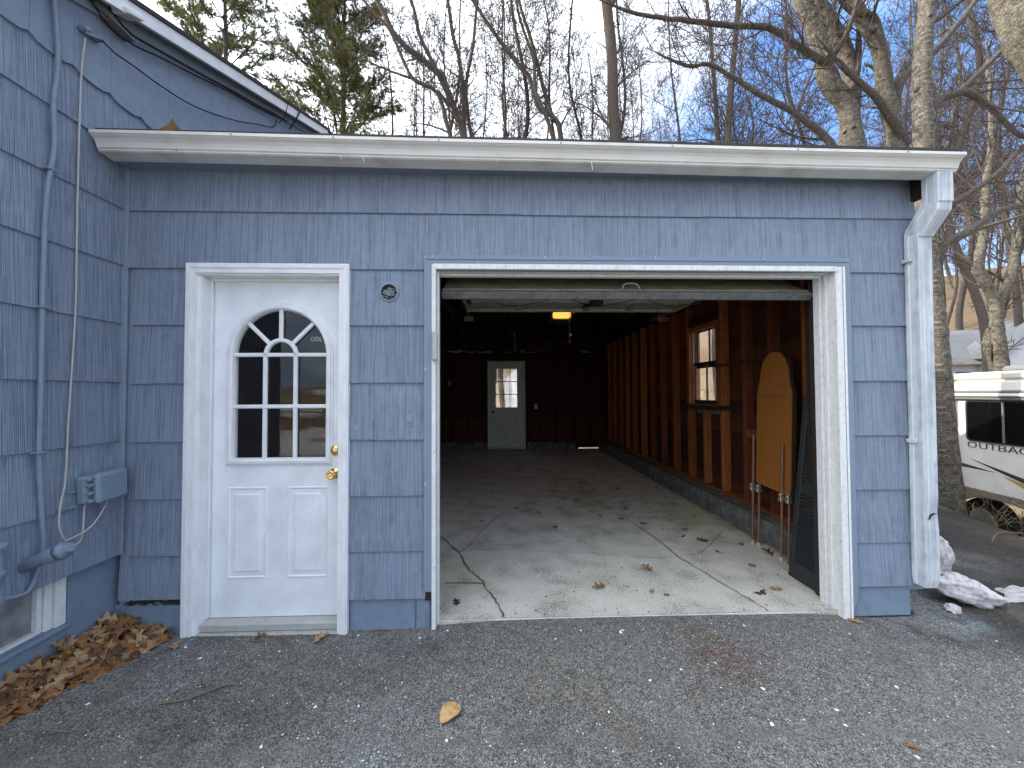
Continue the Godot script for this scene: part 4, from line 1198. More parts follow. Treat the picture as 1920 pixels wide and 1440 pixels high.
func build_shell(g: Node3D) -> void:
	# concrete floor
	var fl := Node3D.new(); fl.name = "floor"; g.add_child(fl)
	var m := MB.new(); m.use_c = true
	var n2 := FastNoiseLite.new(); n2.seed = 33; n2.frequency = 0.5; n2.fractal_octaves = 5
	var n3 := FastNoiseLite.new(); n3.seed = 34; n3.frequency = 5.0; n3.fractal_octaves = 3
	m.grid(120, 170, func(a: float, b: float) -> Array:
		var x := lerpf(-2.30, 2.52, a); var z := -6.97 + 6.95 * b
		var q := n2.get_noise_2d(x, z); var q3 := n3.get_noise_2d(x, z)
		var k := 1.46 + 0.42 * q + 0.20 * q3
		k *= lerpf(1.06, 0.92, smoothstep(0.3, 4.5, -z + 1.5 * q))  # dimmer towards the back: light falloff painted into the concrete
		# oil and tyre stains, then a darker strip along the curb
		k *= 1.0 - 0.45 * smoothstep(0.75, 0.2, Vector2((x - 1.2) * 0.9, (z + 2.9) * 0.45).length() + 0.3 * q3)
		k *= 1.0 - 0.35 * smoothstep(0.8, 0.1, Vector2((x - 2.1) * 1.1, (z + 1.9) * 0.6).length() + 0.3 * q3)
		k *= 1.0 - 0.35 * smoothstep(0.7, 0.0, Vector2((x + 0.35) * 1.4, (z + 0.7) * 0.9).length() + 0.5 * q3)
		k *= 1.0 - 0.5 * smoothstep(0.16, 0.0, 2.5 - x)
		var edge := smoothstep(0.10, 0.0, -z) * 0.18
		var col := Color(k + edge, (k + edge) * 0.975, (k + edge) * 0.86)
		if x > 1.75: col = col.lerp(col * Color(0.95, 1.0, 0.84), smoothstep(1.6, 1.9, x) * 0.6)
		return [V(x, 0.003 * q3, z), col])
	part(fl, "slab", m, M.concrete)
	var edge := MB.new(); edge.use_c = true; edge.tint = Color(1.3, 1.27, 1.18)
	edge.box(V(-0.43, -0.30, -0.10), V(2.262, -0.0035, -0.016), 0.004)
	part(fl, "slab_edge", edge, M.concrete)
	# cracks and joints: narrow ragged dark lines
	var lines := [
		[[-0.62, -1.40], [-0.50, -1.20], [-0.364, -0.971], [-0.30, -0.78], [-0.252, -0.652], [-0.18, -0.55], [-0.137, -0.48], [-0.10, -0.34], [-0.053, -0.258], [-0.02, -0.16], [0.02, -0.022]],
		[[-0.364, -0.985], [-0.28, -1.15], [-0.21, -1.435], [-0.15, -1.60], [-0.081, -1.821], [0.05, -2.1]],
		[[1.237, -3.468], [1.20, -2.9], [1.24, -2.47], [1.36, -2.03], [1.47, -1.50], [1.513, -1.223], [1.535, -0.816], [1.617, -0.488], [1.677, -0.257], [1.741, -0.022]],
		[[-0.30, -1.03], [0.103, -1.028], [0.482, -0.956], [0.856, -0.918], [1.20, -0.83], [1.379, -0.802], [1.53, -0.84]],
		[[1.563, -0.846], [1.737, -0.859], [1.95, -1.05], [2.283, -1.397]],
		[[2.29, -1.502], [2.1, -1.50], [1.87, -1.521]],
		[[0.55, -3.2], [0.62, -2.6], [0.58, -2.2]]]
	for li in lines.size():
		var cm := MB.new(); var L: Array = lines[li]
		var wd: float = [0.0060, 0.0045, 0.0042, 0.0018, 0.0028, 0.0016, 0.0022][li]
		var prev := []
		for i in L.size() - 1:
			var a := V(L[i][0], 0.0065, L[i][1]); var b := V(L[i + 1][0], 0.0065, L[i + 1][1])
			var n := maxi(2, int(a.distance_to(b) / 0.03))
			for k in n + (1 if i == L.size() - 2 else 0):
				var p := a.lerp(b, float(k) / n); var s := V(-(b - a).z, 0, (b - a).x).normalized()
				p += s * rf(-0.006, 0.006)
				var w := wd * rf(0.4, 1.3)
				var cur := [p - s * w, p + s * w]
				if prev.size(): cm.quad(prev[1], prev[0], cur[0], cur[1])
				prev = cur
		part(fl, "crack", cm, M.crack)
	# block curb along the right wall and the back wall
	var cb := Node3D.new(); cb.name = "block_curb"; g.add_child(cb)
	var z := -0.16
	while z > -6.7:
		part(cb, "block", bx(V(2.485 + rf(-0.004, 0.004), -0.02, z - 0.395), V(2.76, 0.212 + rf(-0.003, 0.003), z - 0.004), 0.007), M.block)
		z -= 0.40
	for q in [-2.28, -1.88, -1.48, -1.08, -0.68, 0.68, 1.08, 1.48]:
		part(cb, "block", bx(V(q, -0.02, -7.08), V(q + (0.393 if q != -0.68 else 0.36), 0.20 + rf(-0.003, 0.003), -6.78), 0.007), M.block)
	part(cb, "mortar_bed", bx(V(2.50, -0.05, -6.9), V(2.755, 0.17, -0.15)), M.block)
	part(cb, "mortar_fillet", rope_fillet(), M.block)
	# right wall: plate, studs, boards, window
	var rw := Node3D.new(); rw.name = "right_wall"; g.add_child(rw)
	part(rw, "sill_plate", bx(V(2.64, 0.213, -7.0), V(2.735, 0.252, -0.15), 0.003), M.stud2)
	part(rw, "top_plate", bx(V(2.64, 2.62, -7.0), V(2.735, 2.70, -0.15), 0.003), M.darkwood)
	var win0 := -2.70; var win1 := -1.97; var wy0 := 1.235; var wy1 := 2.30
	for zs in [-0.36, -0.76, -1.16, -1.56, -1.965, -2.735, -3.18, -3.60, -4.02, -4.44, -4.88, -5.32, -5.74, -6.16, -6.58]:
		part(rw, "stud", bx(V(2.642 + rf(-0.012, 0.004), 0.253, zs - 0.021 + rf(-0.012, 0.004)), V(2.734, 2.619, zs + 0.021 + rf(-0.006, 0.010)), 0.003), [M.stud, M.stud2, M.stud, M.stud3][rng.randi_range(0, 3)])
	part(rw, "stud", bx(V(2.645, 0.253, -2.38), V(2.734, wy0 - 0.045, -2.338), 0.003), M.stud)
	part(rw, "header", bx(V(2.642, wy1 + 0.002, win0 - 0.01), V(2.734, wy1 + 0.15, win1 - 0.02), 0.003), M.darkwood)
	part(rw, "blocking", bx(V(2.650, 0.93, -1.54), V(2.734, 1.03, -1.183), 0.003), M.stud2)
	var y := 0.20
	while y < 2.70:
		var y1 := minf(y + 0.186, 2.70)
		var mt: Material = M.board2 if rng.randf() < 0.45 else M.board
		var segs := [[-7.05, -3.9 + rf(-0.5, 0.5)], [0, -0.15]]
		segs[1][0] = segs[0][1] + 0.004
		if y1 > wy0 and y < wy1: segs = [[-7.05, win0], [win1, -0.15]]
		for s in segs:
			var mb := bx(V(2.737 + rf(0, 0.003), y, s[0]), V(2.757, y1, s[1]), 0.002); 
			part(rw, "sheathing_board", mb, mt)
		y = y1 + rf(0.002, 0.006)
	# outside skin of that wall
	part(rw, "outer_skin", outer_skin(win0, win1, wy0, wy1), M.blue_plain)
	var wn := Node3D.new(); wn.name = "side_window"; g.add_child(wn)
	var fx0 := 2.610; var fx1 := 2.765
	part(wn, "frame", bx(V(fx0, wy0, win0), V(fx1, wy1, win0 + 0.06), 0.003), M.stud)
	part(wn, "frame", bx(V(fx0, wy0, win1 - 0.05), V(fx1, wy1, win1), 0.003), M.stud2)
	part(wn, "frame", bx(V(fx0, wy1 - 0.06, win0 + 0.061), V(fx1, wy1, win1 - 0.051), 0.003), M.stud2)
	part(wn, "sill", bx(V(fx0 - 0.05, wy0 - 0.03, win0 - 0.05), V(fx1, wy0 + 0.025, win1 + 0.03), 0.004), M.darkwood)
	part(wn, "parting_bead", bx(V(2.66, wy0 + 0.03, win0 + 0.061), V(2.675, wy1 - 0.06, win0 + 0.078), 0.002), M.cream)
	part(wn, "parting_bead", bx(V(2.70, wy0 + 0.03, win0 + 0.061), V(2.715, wy1 - 0.06, win0 + 0.078), 0.002), M.cream)
	for s in [[2.69, wy0 + 0.085, 1.79, 2.664], [2.73, 1.80, 2.235, 2.704]]:
		var xa: float = s[3]; var xb: float = s[0]
		var za := win0 + 0.08; var zb := win1 - 0.055; var zm := (za + zb) / 2
		part(wn, "sash", bx(V(xa, s[1] - 0.055, za), V(xb, s[1], zb), 0.003), M.darkwood)
		part(wn, "sash", bx(V(xa, s[2] - 0.004, za), V(xb, s[2] + 0.03, zb), 0.003), M.darkwood)
		part(wn, "sash", bx(V(xa, s[1], za), V(xb, s[2] - 0.005, za + 0.035), 0.003), M.stud2)
		part(wn, "sash", bx(V(xa, s[1], zb - 0.035), V(xb, s[2] - 0.005, zb), 0.003), M.stud2)
		part(wn, "muntin", bx(V(xa + 0.004, s[1], zm - 0.012), V(xb - 0.004, s[2] - 0.005, zm + 0.012), 0.003), M.stud2)
		for k in 2:
			part(wn, "pane", bx(V(xa + 0.010, s[1], za + 0.036 if k == 0 else zm + 0.013), V(xa + 0.014, s[2] - 0.006, zm - 0.013 if k == 0 else zb - 0.036)), M.glass)
	part(wn, "latch", bx(V(2.645, 1.79, zmid(win0, win1) - 0.03), V(2.663, 1.815, zmid(win0, win1) + 0.03), 0.004), M.darksteel)
	# back wall
	var bw := Node3D.new(); bw.name = "back_wall"; g.add_child(bw)
	var bd0 := -0.30; var bd1 := 0.63
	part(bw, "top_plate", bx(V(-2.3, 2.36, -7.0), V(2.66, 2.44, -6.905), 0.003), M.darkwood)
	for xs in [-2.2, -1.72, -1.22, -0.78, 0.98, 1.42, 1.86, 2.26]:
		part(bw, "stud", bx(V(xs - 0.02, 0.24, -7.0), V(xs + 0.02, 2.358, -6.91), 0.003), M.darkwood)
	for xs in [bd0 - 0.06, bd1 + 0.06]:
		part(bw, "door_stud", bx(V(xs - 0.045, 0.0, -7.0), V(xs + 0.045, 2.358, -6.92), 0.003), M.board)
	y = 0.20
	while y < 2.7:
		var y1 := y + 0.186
		var mt: Material = M.board2 if y < 0.75 else M.board  # lower boards get the lighter tone, daylight on them painted in
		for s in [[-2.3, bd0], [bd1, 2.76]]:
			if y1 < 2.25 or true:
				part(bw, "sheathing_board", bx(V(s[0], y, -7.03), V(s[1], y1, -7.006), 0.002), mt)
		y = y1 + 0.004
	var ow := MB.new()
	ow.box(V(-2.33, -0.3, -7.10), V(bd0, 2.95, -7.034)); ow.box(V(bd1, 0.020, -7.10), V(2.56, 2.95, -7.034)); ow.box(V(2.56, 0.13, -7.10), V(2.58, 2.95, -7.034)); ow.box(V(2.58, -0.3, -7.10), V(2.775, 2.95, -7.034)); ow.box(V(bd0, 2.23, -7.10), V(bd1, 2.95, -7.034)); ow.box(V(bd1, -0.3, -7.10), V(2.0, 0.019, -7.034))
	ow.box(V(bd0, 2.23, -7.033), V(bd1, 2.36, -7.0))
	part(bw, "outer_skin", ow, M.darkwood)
	part(bw, "door_head", bx(V(bd0 - 0.08, 2.255, -6.995), V(bd1 + 0.10, 2.345, -6.895), 0.004), M.darkwood)
	# back door with nine panes
	var d := Node3D.new(); d.name = "back_door"; g.add_child(d)
	var x0 := -0.262; var x1 := 0.592; var gx0 := -0.108; var gx1 := 0.432; var gy0 := 1.055; var gy1 := 2.035
	var zf := -7.04; var zb2 := -7.085
	for q in [[x0, 0.05, x1, gy0], [x0, gy0, gx0, gy1], [gx1, gy0, x1, gy1], [x0, gy1, x1, 2.235]]:
		var mm := MB.new(); mm.box(V(q[0], q[1], zb2), V(q[2], q[3], zf))
		part(d, "leaf", mm, M.greydoor)
	part(d, "light_frame", moulding([rect_pts(gx0, gy0, gx1, gy1, 0.03, zf), rect_pts(gx0, gy0, gx1, gy1, 0.025, zf + 0.014), rect_pts(gx0, gy0, gx1, gy1, 0.0, zf + 0.012), rect_pts(gx0, gy0, gx1, gy1, 0.0, zf - 0.02)]), M.greydoor)
	var gw := (gx1 - gx0) / 3; var gh := (gy1 - gy0) / 3
	for k in [1, 2]:
		part(d, "muntin", bx(V(gx0 + gw * k - 0.010, gy0, zf - 0.03), V(gx0 + gw * k + 0.010, gy1, zf + 0.006), 0.003), M.greydoor)
		part(d, "muntin", bx(V(gx0, gy0 + gh * k - 0.010, zf - 0.029), V(gx1, gy0 + gh * k + 0.010, zf + 0.005), 0.003), M.greydoor)
	for i in 3:
		for j in 3:
			part(d, "pane", bx(V(gx0 + gw * i, gy0 + gh * j, zf - 0.024), V(gx0 + gw * (i + 1), gy0 + gh * (j + 1), zf - 0.020)), M.glass)
	for q in [[x0 + 0.15, x0 + 0.37], [x0 + 0.49, x0 + 0.71]]:
		var P := func(dd: float, zz: float) -> PackedVector3Array: return rect_pts(q[0], 0.28, q[1], 0.82, dd, zz)
		part(d, "raised_panel", moulding([P.call(0.012, zf), P.call(0.006, zf + 0.008), P.call(0.0, zf + 0.008), P.call(-0.008, zf + 0.001)]), M.greydoor)
	var kb := MB.new(); kb.lathe([Vector2(0.03, 0), Vector2(0.03, 0.012), Vector2(0.022, 0.02), Vector2(0, 0.022)], 16, Transform3D(Basis(Vector3.RIGHT, PI / 2), V(x0 + 0.07, 1.09, zf)))
	part(d, "deadbolt", kb, M.chrome)
	var kn := MB.new(); kn.lathe([Vector2(0.032, 0), Vector2(0.02, 0.01), Vector2(0.012, 0.03), Vector2(0.028, 0.045), Vector2(0.028, 0.06), Vector2(0, 0.068)], 16, Transform3D(Basis(Vector3.RIGHT, PI / 2), V(x0 + 0.075, 0.94, zf)))
	part(d, "knob", kn, M.darksteel)
	for jx in [[bd0 - 0.02, x0 - 0.002], [x1 + 0.002, bd1 + 0.02]]:
		part(d, "jamb", bx(V(jx[0], -0.02, -7.11), V(jx[1], 2.24, -7.0), 0.003), M.greydoor)
	part(d, "head_jamb", bx(V(bd0, 2.237, -7.11), V(bd1, 2.25, -7.0)), M.greydoor)
	part(d, "threshold", bx(V(bd0, -0.02, -7.10), V(bd1, 0.044, -6.99), 0.005), M.cream)
	# roof framing over the room
	var rf2 := Node3D.new(); rf2.name = "roof_framing"; g.add_child(rf2)
	for i in 13:
		var xr := -2.2 + i * 0.405
		for s in 2:
			var a := V(xr, 2.915, -0.16) if s == 0 else V(xr, 2.545, -7.35)
			var b := V(xr, 3.90, -3.545)
			var L := a.distance_to(b); var dirv := (b - a).normalized()
			var xf := Transform3D(Basis(dirv, V(1, 0, 0).cross(dirv).normalized() * (1.0 if s == 0 else -1.0), V(1, 0, 0) * (1.0 if s == 0 else 1.0)), a)
			if xf.basis.determinant() < 0: xf.basis.y = -xf.basis.y
			var rb := MB.new(); rb.box(V(0, -0.07, -0.02), V(L, 0.07, 0.02), 0.0, xf)
			part(rf2, "rafter", rb, M.darkwood)
	for i in 5:
		var xr := -1.8 + i * 1.0
		part(rf2, "ceiling_tie", bx(V(xr - 0.02, 2.70, -6.9), V(xr + 0.02, 2.84, -0.15), 0.003), M.darkwood)
	part(rf2, "ridge_board", bx(V(-2.3, 3.80, -3.565), V(2.75, 3.98, -3.53)), M.darkwood)
	var gb := MB.new()
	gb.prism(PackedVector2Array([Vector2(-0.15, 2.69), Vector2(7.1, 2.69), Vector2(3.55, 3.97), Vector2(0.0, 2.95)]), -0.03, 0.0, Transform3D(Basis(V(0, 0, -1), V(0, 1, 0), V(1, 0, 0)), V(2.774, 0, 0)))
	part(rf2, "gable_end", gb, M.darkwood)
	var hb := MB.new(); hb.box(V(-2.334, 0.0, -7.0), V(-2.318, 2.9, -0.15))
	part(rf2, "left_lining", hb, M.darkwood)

func zmid(a: float, b: float) -> float: return (a + b) / 2

func outer_skin(z0: float, z1: float, y0: float, y1: float) -> MB:
	var m := MB.new()
	m.box(V(2.758, 0.13, -7.03), V(2.7635, y0, -0.14)); m.box(V(2.758, y1, -7.03), V(2.7635, 2.9, -0.14))
	m.box(V(2.758, y0, -7.03), V(2.7635, y1, z0)); m.box(V(2.758, y0, z1), V(2.7635, y1, -0.14))
	return m

func rope_fillet() -> MB:
	var p := PackedVector3Array(); var r := PackedFloat32Array()
	var z := -0.16
	while z > -6.8:
		p.append(V(2.483 + rf(-0.006, 0.006), -0.004, z)); r.append(0.016 * rf(0.5, 1.3)); z -= 0.06
	var m := MB.new(); m.tube(p, r, 6); return m

# ---------------------------------------------------------------- behind the garage
func build_back() -> void:
	var s := thing("tan_shed", "tan boarded wall with a white arched doorway, seen through the panes of the back door", "shed", V(0.8, 0, -15.5), -0.5)
	part(s, "wall", bx(V(-4, -0.4, -0.3), V(4, 3.4, 0)), M.tan)
	var y := -0.2
	while y < 3.3:
		part(s, "clapboard", bx(V(-4.0, y, 0.001), V(4.0, y + 0.19, 0.02), 0.004), M.tan)
		y += 0.2
	var ar := MB.new()
	var pa := PackedVector2Array(); pa.append(Vector2(-0.6, -0.3)); pa.append(Vector2(1.2, -0.3))
	for i in 13: pa.append(Vector2(0.3, 1.7) + Vector2.from_angle(PI * i / 12.0) * 0.9)
	ar.prism(pa, 0.0215, 0.06)
	part(s, "arched_door", ar, M.housewhite)
	for x in [-0.3, 0.3, 0.9]:
		part(s, "door_batten", bx(V(x - 0.03, -0.2, 0.061), V(x + 0.03, 1.9, 0.075), 0.003), M.white)
	part(s, "window", bx(V(-1.5, 1.9, 0.021), V(-1.1, 2.6, 0.05), 0.004), M.darkglass)
	part(s, "roof", bx(V(-4.3, 3.4, -3.5), V(4.3, 3.6, 0.4)), M.slate)

func build_right() -> void:
	# stockade fence seen through the side window
	var fn := thing("stockade_fence", "weathered tan stockade fence with pointed pickets, seen through the garage's side window", "fence", V(9.0, -0.3, -9.0))
	var pk := PackedVector2Array([Vector2(-0.045, 0), Vector2(0.045, 0), Vector2(0.045, 1.72), Vector2(0.0, 1.84), Vector2(-0.045, 1.72)])
	var variants := []
	for i in 4:
		var m := MB.new(); m.off = Vector2(rf(0, 4), rf(0, 4)); m.prism(pk, -0.012, 0.012)
		variants.append(m.mesh(M.fence))
	for i in 64:
		share(fn, "picket", variants[i % 4], Transform3D(Basis(Vector3.UP, -PI / 2 + rf(-0.05, 0.05)), V(0.006 * i, rf(-0.03, 0.03), -0.098 * i)))
	for y in [0.5, 1.4]:
		part(fn, "rail", bx(V(0.014, y, -6.3), V(0.06, y + 0.07, 0.05)), M.fence)
	# travel trailer
	var t := thing("travel_trailer", "cream travel trailer with a dark side window and OUTBACK lettering beyond the tree", "trailer", V(6.959, 0, -2.40), -0.2308)
	# local: -x face seen; z runs along its length (towards the camera = +z)
	var body := MB.new()
	var prof := PackedVector2Array([Vector2(0.0, -0.03), Vector2(2.3, -0.03), Vector2(2.3, 1.60), Vector2(2.22, 1.70), Vector2(0.10, 1.70), Vector2(0.0, 1.62)])
	body.prism(prof, -2.4, 3.6)
	part(t, "body", body, M.trailer)
	part(t, "roof", bx(V(-0.03, 1.575, -2.45), V(2.33, 1.69, 3.65), 0.03), M.trailer_roof)
	part(t, "gutter_rail", bx(V(-0.035, 1.425, -2.4), V(-0.001, 1.555, 3.6), 0.008), M.trailer)
	part(t, "awning_bar", bx(V(-0.055, 1.39, -2.4), V(-0.002, 1.423, 3.6), 0.006), M.trailer_grey)
	part(t, "awning_bar", bx(V(-0.07, 1.34, -2.4), V(-0.003, 1.386, 3.6), 0.012), M.trailer)
	part(t, "awning_bar", bx(V(-0.045, 1.295, -2.4), V(-0.002, 1.337, 3.6), 0.006), M.trailer_grey)
	# window
	var ww := Node3D.new(); ww.name = "side_window"; t.add_child(ww)
	var rr := PackedVector2Array()
	var wz0 := -0.665; var wz1 := 0.62
	for c in [[wz1 - 0.06, 0.735, -90], [wz1 - 0.06, 1.225, 0], [wz0 + 0.06, 1.225, 90], [wz0 + 0.06, 0.735, 180]]:
		for k in 5: rr.append(Vector2(c[0], c[1]) + Vector2.from_angle(deg_to_rad(c[2] + 22.5 * k)) * 0.06)
	var toL := Transform3D(Basis(V(0, 0, 1), V(0, 1, 0), V(-1, 0, 0)), Vector3.ZERO)     # prism x -> z, z -> -x
	var wf := MB.new(); wf.prism(rr, 0.0, 0.014, toL); part(ww, "frame", wf, M.darksteel)
	var rg := PackedVector2Array(); 
	for p in rr: rg.append(Vector2(-0.02, 0.98) + (p - Vector2(-0.02, 0.98)) * Vector2(0.955, 0.93))
	var gl := MB.new(); gl.prism(rg, 0.0, 0.017, toL); part(ww, "pane", gl, M.darkglass)
	part(ww, "divider", bx(V(-0.022, 0.70, -0.155), V(-0.0175, 1.26, -0.125)), M.trailer_grey)
	# lettering
	var tm := TextMesh.new(); tm.text = "OUTBACK"; var sf := SystemFont.new(); sf.font_names = PackedStringArray(["Droid Sans"]); sf.font_weight = 400
	tm.font = sf; tm.font_size = 32; tm.pixel_size = 0.0036; tm.depth = 0.004; tm.material = M.decal_dark; tm.horizontal_alignment = HORIZONTAL_ALIGNMENT_LEFT
	var tl := MeshInstance3D.new(); tl.name = "lettering"; tl.mesh = tm; t.add_child(tl)
	tl.transform = Transform3D(Basis(V(0, 0, 1.85), V(0, 1.0, 0), V(-1, 0, 0)), V(-0.003, 0.612, -0.67))
	# stripes
	var stripe := func(pts: Array, mt: Material, lift: float) -> void:
		var mm := MB.new(); var pv := PackedVector2Array()
		for p in pts: pv.append(Vector2(p[0], p[1]))
		mm.prism(pv, 0.0, lift, toL); part(t, "stripe", mm, mt)
	stripe.call([[-2.2, 0.335], [-0.75, 0.315], [-0.28, 0.262], [-0.75, 0.262], [-2.2, 0.255]], M.decal_dark, 0.003)
	stripe.call([[-0.64, 0.405], [0.1, 0.245], [1.6, -0.01], [1.6, -0.028], [0.85, 0.02], [0.1, 0.175]], M.decal_dark, 0.003)
	stripe.call([[-0.2, 0.235], [0.12, 0.170], [0.75, 0.03], [0.75, -0.028], [0.25, 0.03]], M.decal_gold, 0.0025)
	# skirt with wheel arch
	var sk := PackedVector2Array([Vector2(-2.4, -0.04), Vector2(3.6, -0.04), Vector2(3.6, -0.32), Vector2(0.42, -0.32)])
	for i in 9:
		var a := PI * i / 8.0
		sk.append(Vector2(-0.22 + 0.56 * cos(a), -0.32 + 0.20 * sin(a)))
	sk.append(Vector2(-2.4, -0.32))
	var skm := MB.new(); skm.prism(sk, -0.01, 0.004, toL); part(t, "skirt", skm, M.skirt)
	var arch := MB.new()
	for i in 12:
		var a0 := PI * i / 12.0; var a1 := PI * (i + 1) / 12.0
		var P := func(a: float, r: float, x: float) -> Vector3: return V(x, -0.32 + r * 0.36 * sin(a), -0.22 + r * cos(a))
		arch.quad(P.call(a0, 0.56, -0.03), P.call(a1, 0.56, -0.03), P.call(a1, 0.66, -0.03), P.call(a0, 0.66, -0.03))
		arch.quad(P.call(a0, 0.66, -0.03), P.call(a1, 0.66, -0.03), P.call(a1, 0.66, 0.0), P.call(a0, 0.66, 0.0))
	part(t, "wheel_arch", arch, M.skirt)
	part(t, "marker_light", bx(V(-0.012, -0.17, 0.42), V(-0.004, -0.09, 0.56), 0.003), M.white)
	for wz in [-0.60, 0.15]:
		var wh := Node3D.new(); wh.name = "wheel"; t.add_child(wh, true)
		var tx := Transform3D(Basis(Vector3.BACK, PI / 2), V(0.30, -0.52, wz))
		var ty := MB.new(); ty.lathe([Vector2(0.0, 0.0), Vector2(0.22, 0.0), Vector2(0.32, 0.02), Vector2(0.34, 0.06), Vector2(0.34, 0.16), Vector2(0.32, 0.2), Vector2(0.0, 0.2)], 24, tx); part(wh, "tyre", ty, M.tyre)
		var rm := MB.new(); rm.lathe([Vector2(0.0, 0.21), Vector2(0.12, 0.215), Vector2(0.19, 0.205), Vector2(0.20, 0.19)], 18, tx); part(wh, "rim", rm, M.steel)
	var vent := bx(V(0.5, 1.70, -0.75), V(0.95, 1.80, -0.15), 0.04)
	part(t, "roof_vent", vent, M.trailer_grey)
	# neighbour's house
	var hs := thing("neighbour_house", "white house with a grey roof and gable, beyond the trailer", "house", V(21.5, 0.6, -14.5), -0.25)
	part(hs, "wall", bx(V(-1.2, -1.2, -6), V(9, 2.25, 0)), M.housewhite)
	var rfm := MB.new(); rfm.prism(PackedVector2Array([Vector2(0.4, 2.1), Vector2(-6.6, 2.1), Vector2(-3.0, 4.1)]), -1.6, 9.4, Transform3D(Basis(V(0, 0, 1), V(0, 1, 0), V(-1, 0, 0)), V(7.8, 0, 0)))
	part(hs, "roof", rfm, M.slate)
	var gm := MB.new(); gm.prism(PackedVector2Array([Vector2(1.0, -1.2), Vector2(4.2, -1.2), Vector2(4.2, 2.3), Vector2(2.6, 3.9), Vector2(1.0, 2.3)]), 0.0, 0.9)
	part(hs, "gable_wing", gm, M.housewhite)
	for s in [-1.0, 1.0]:
		var rb := MB.new(); rb.box(V(-0.1, 0, -1.2), V(2.45, 0.08, 1.05), 0.0, Transform3D(Basis(V(0.707 * s, -0.707, 0), V(0.707 * s, 0.707, 0) , V(0, 0, s)), V(2.6, 3.98, 0)))
		part(hs, "wing_roof", rb, M.slate)
	part(hs, "eave_board", bx(V(-1.6, 2.04, 0.35), V(7.8, 2.16, 0.45)), M.tan)
	for x in [-0.6, 0.2, 4.9, 6.4]:
		part(hs, "window", bx(V(x, 0.6, 0.001), V(x + 0.55, 1.7, 0.04), 0.005), M.darkglass)
	part(hs, "window", bx(V(2.2, 0.9, 0.901), V(3.0, 2.0, 0.94), 0.005), M.darkglass)
	# snow by the downspout
	var sn := [
		[V(0.205, 0.085, 0.10), V(3.235, 0.035, -0.15), 0.42, "large dirty white lump of snow lying on the asphalt in front of the standing one", 0.5, 3],
		[V(0.11, 0.19, 0.12), V(3.47, 0.11, -0.55), 0.4, "upright dirty snow lump leaning in behind the downspout's foot", 0.1, 8],
		[V(0.04, 0.03, 0.035), V(3.02, -0.03, -0.05), 0.5, "crumb of snow on the asphalt below the downspout", 0.0, 5],
		[V(0.20, 0.016, 0.10), V(3.80, -0.058, -0.24), 0.6, "thin flat patch of melting snow right of the big lump", 0.3, 9]]
	for q in sn:
		var b := blob(q[0], q[5], q[2], 1.3)
		var o := solo("snow_lump", b, M.snow, q[3], "snow", "snow left by the downspout", q[1])
		o.rotation = V(0, -0.25, -0.34) if q[4] == 0.5 else V(0, q[4], 0)
	# brush on the bank between driveway and trailer
	var br := MB.new(); var st := MB.new()
	for i in 420:
		var z := rf(-3.4, 0.6); var x := driveway_edge(z) + rf(-0.10, 0.75)
		var p := V(x, ground_h(x, z) + (0.10 if x < driveway_edge(z) + 0.1 else 0.0), z)
		var d := V(rf(-1, 0.6), rf(0.25, 1.3), rf(-1, 1)).normalized()
		var L := rf(0.15, 0.55) * (1.0 if rng.randf() < 0.93 else 1.8)
		var mb: MB = br if rng.randf() < 0.55 else st
		var r := rf(0.0018, 0.005)
		mb.tube(PackedVector3Array([p, p + d * L * 0.5 + V(0, 0.02, 0), p + d * L + V(rf(-0.1, 0.1), -0.12 * L, rf(-0.1, 0.1))]), PackedFloat32Array([r, r * 0.8, r * 0.4]), 3, false)
	var brush := thing("dry_brush", "tangle of bare brush and dead straw along the asphalt edge before the trailer", "brush", Vector3.ZERO)
	part(brush, "stems", br, M.branch, true)
	part(brush, "dead_straw", st, M.straw, true)
	# far side of the yard, behind the camera
	var rl := thing("split_rail_fence", "grey split-rail fence across the snowy yard opposite the garage", "fence", V(0, 0, 15))
	for i in 9:
		var x := -16.0 + i * 2.6; var gy := ground_h(x, 15)
		part(rl, "post", bx(V(x - 0.06, gy - 0.2, -0.06), V(x + 0.06, gy + 1.1, 0.06), 0.01), M.fence)
		for y in [0.4, 0.85]:
			part(rl, "rail", tb([V(x, gy + y, 0), V(x + 2.6, ground_h(x + 2.6, 15) + y + rf(-0.04, 0.04), 0)], 0.045, 6), M.fence)

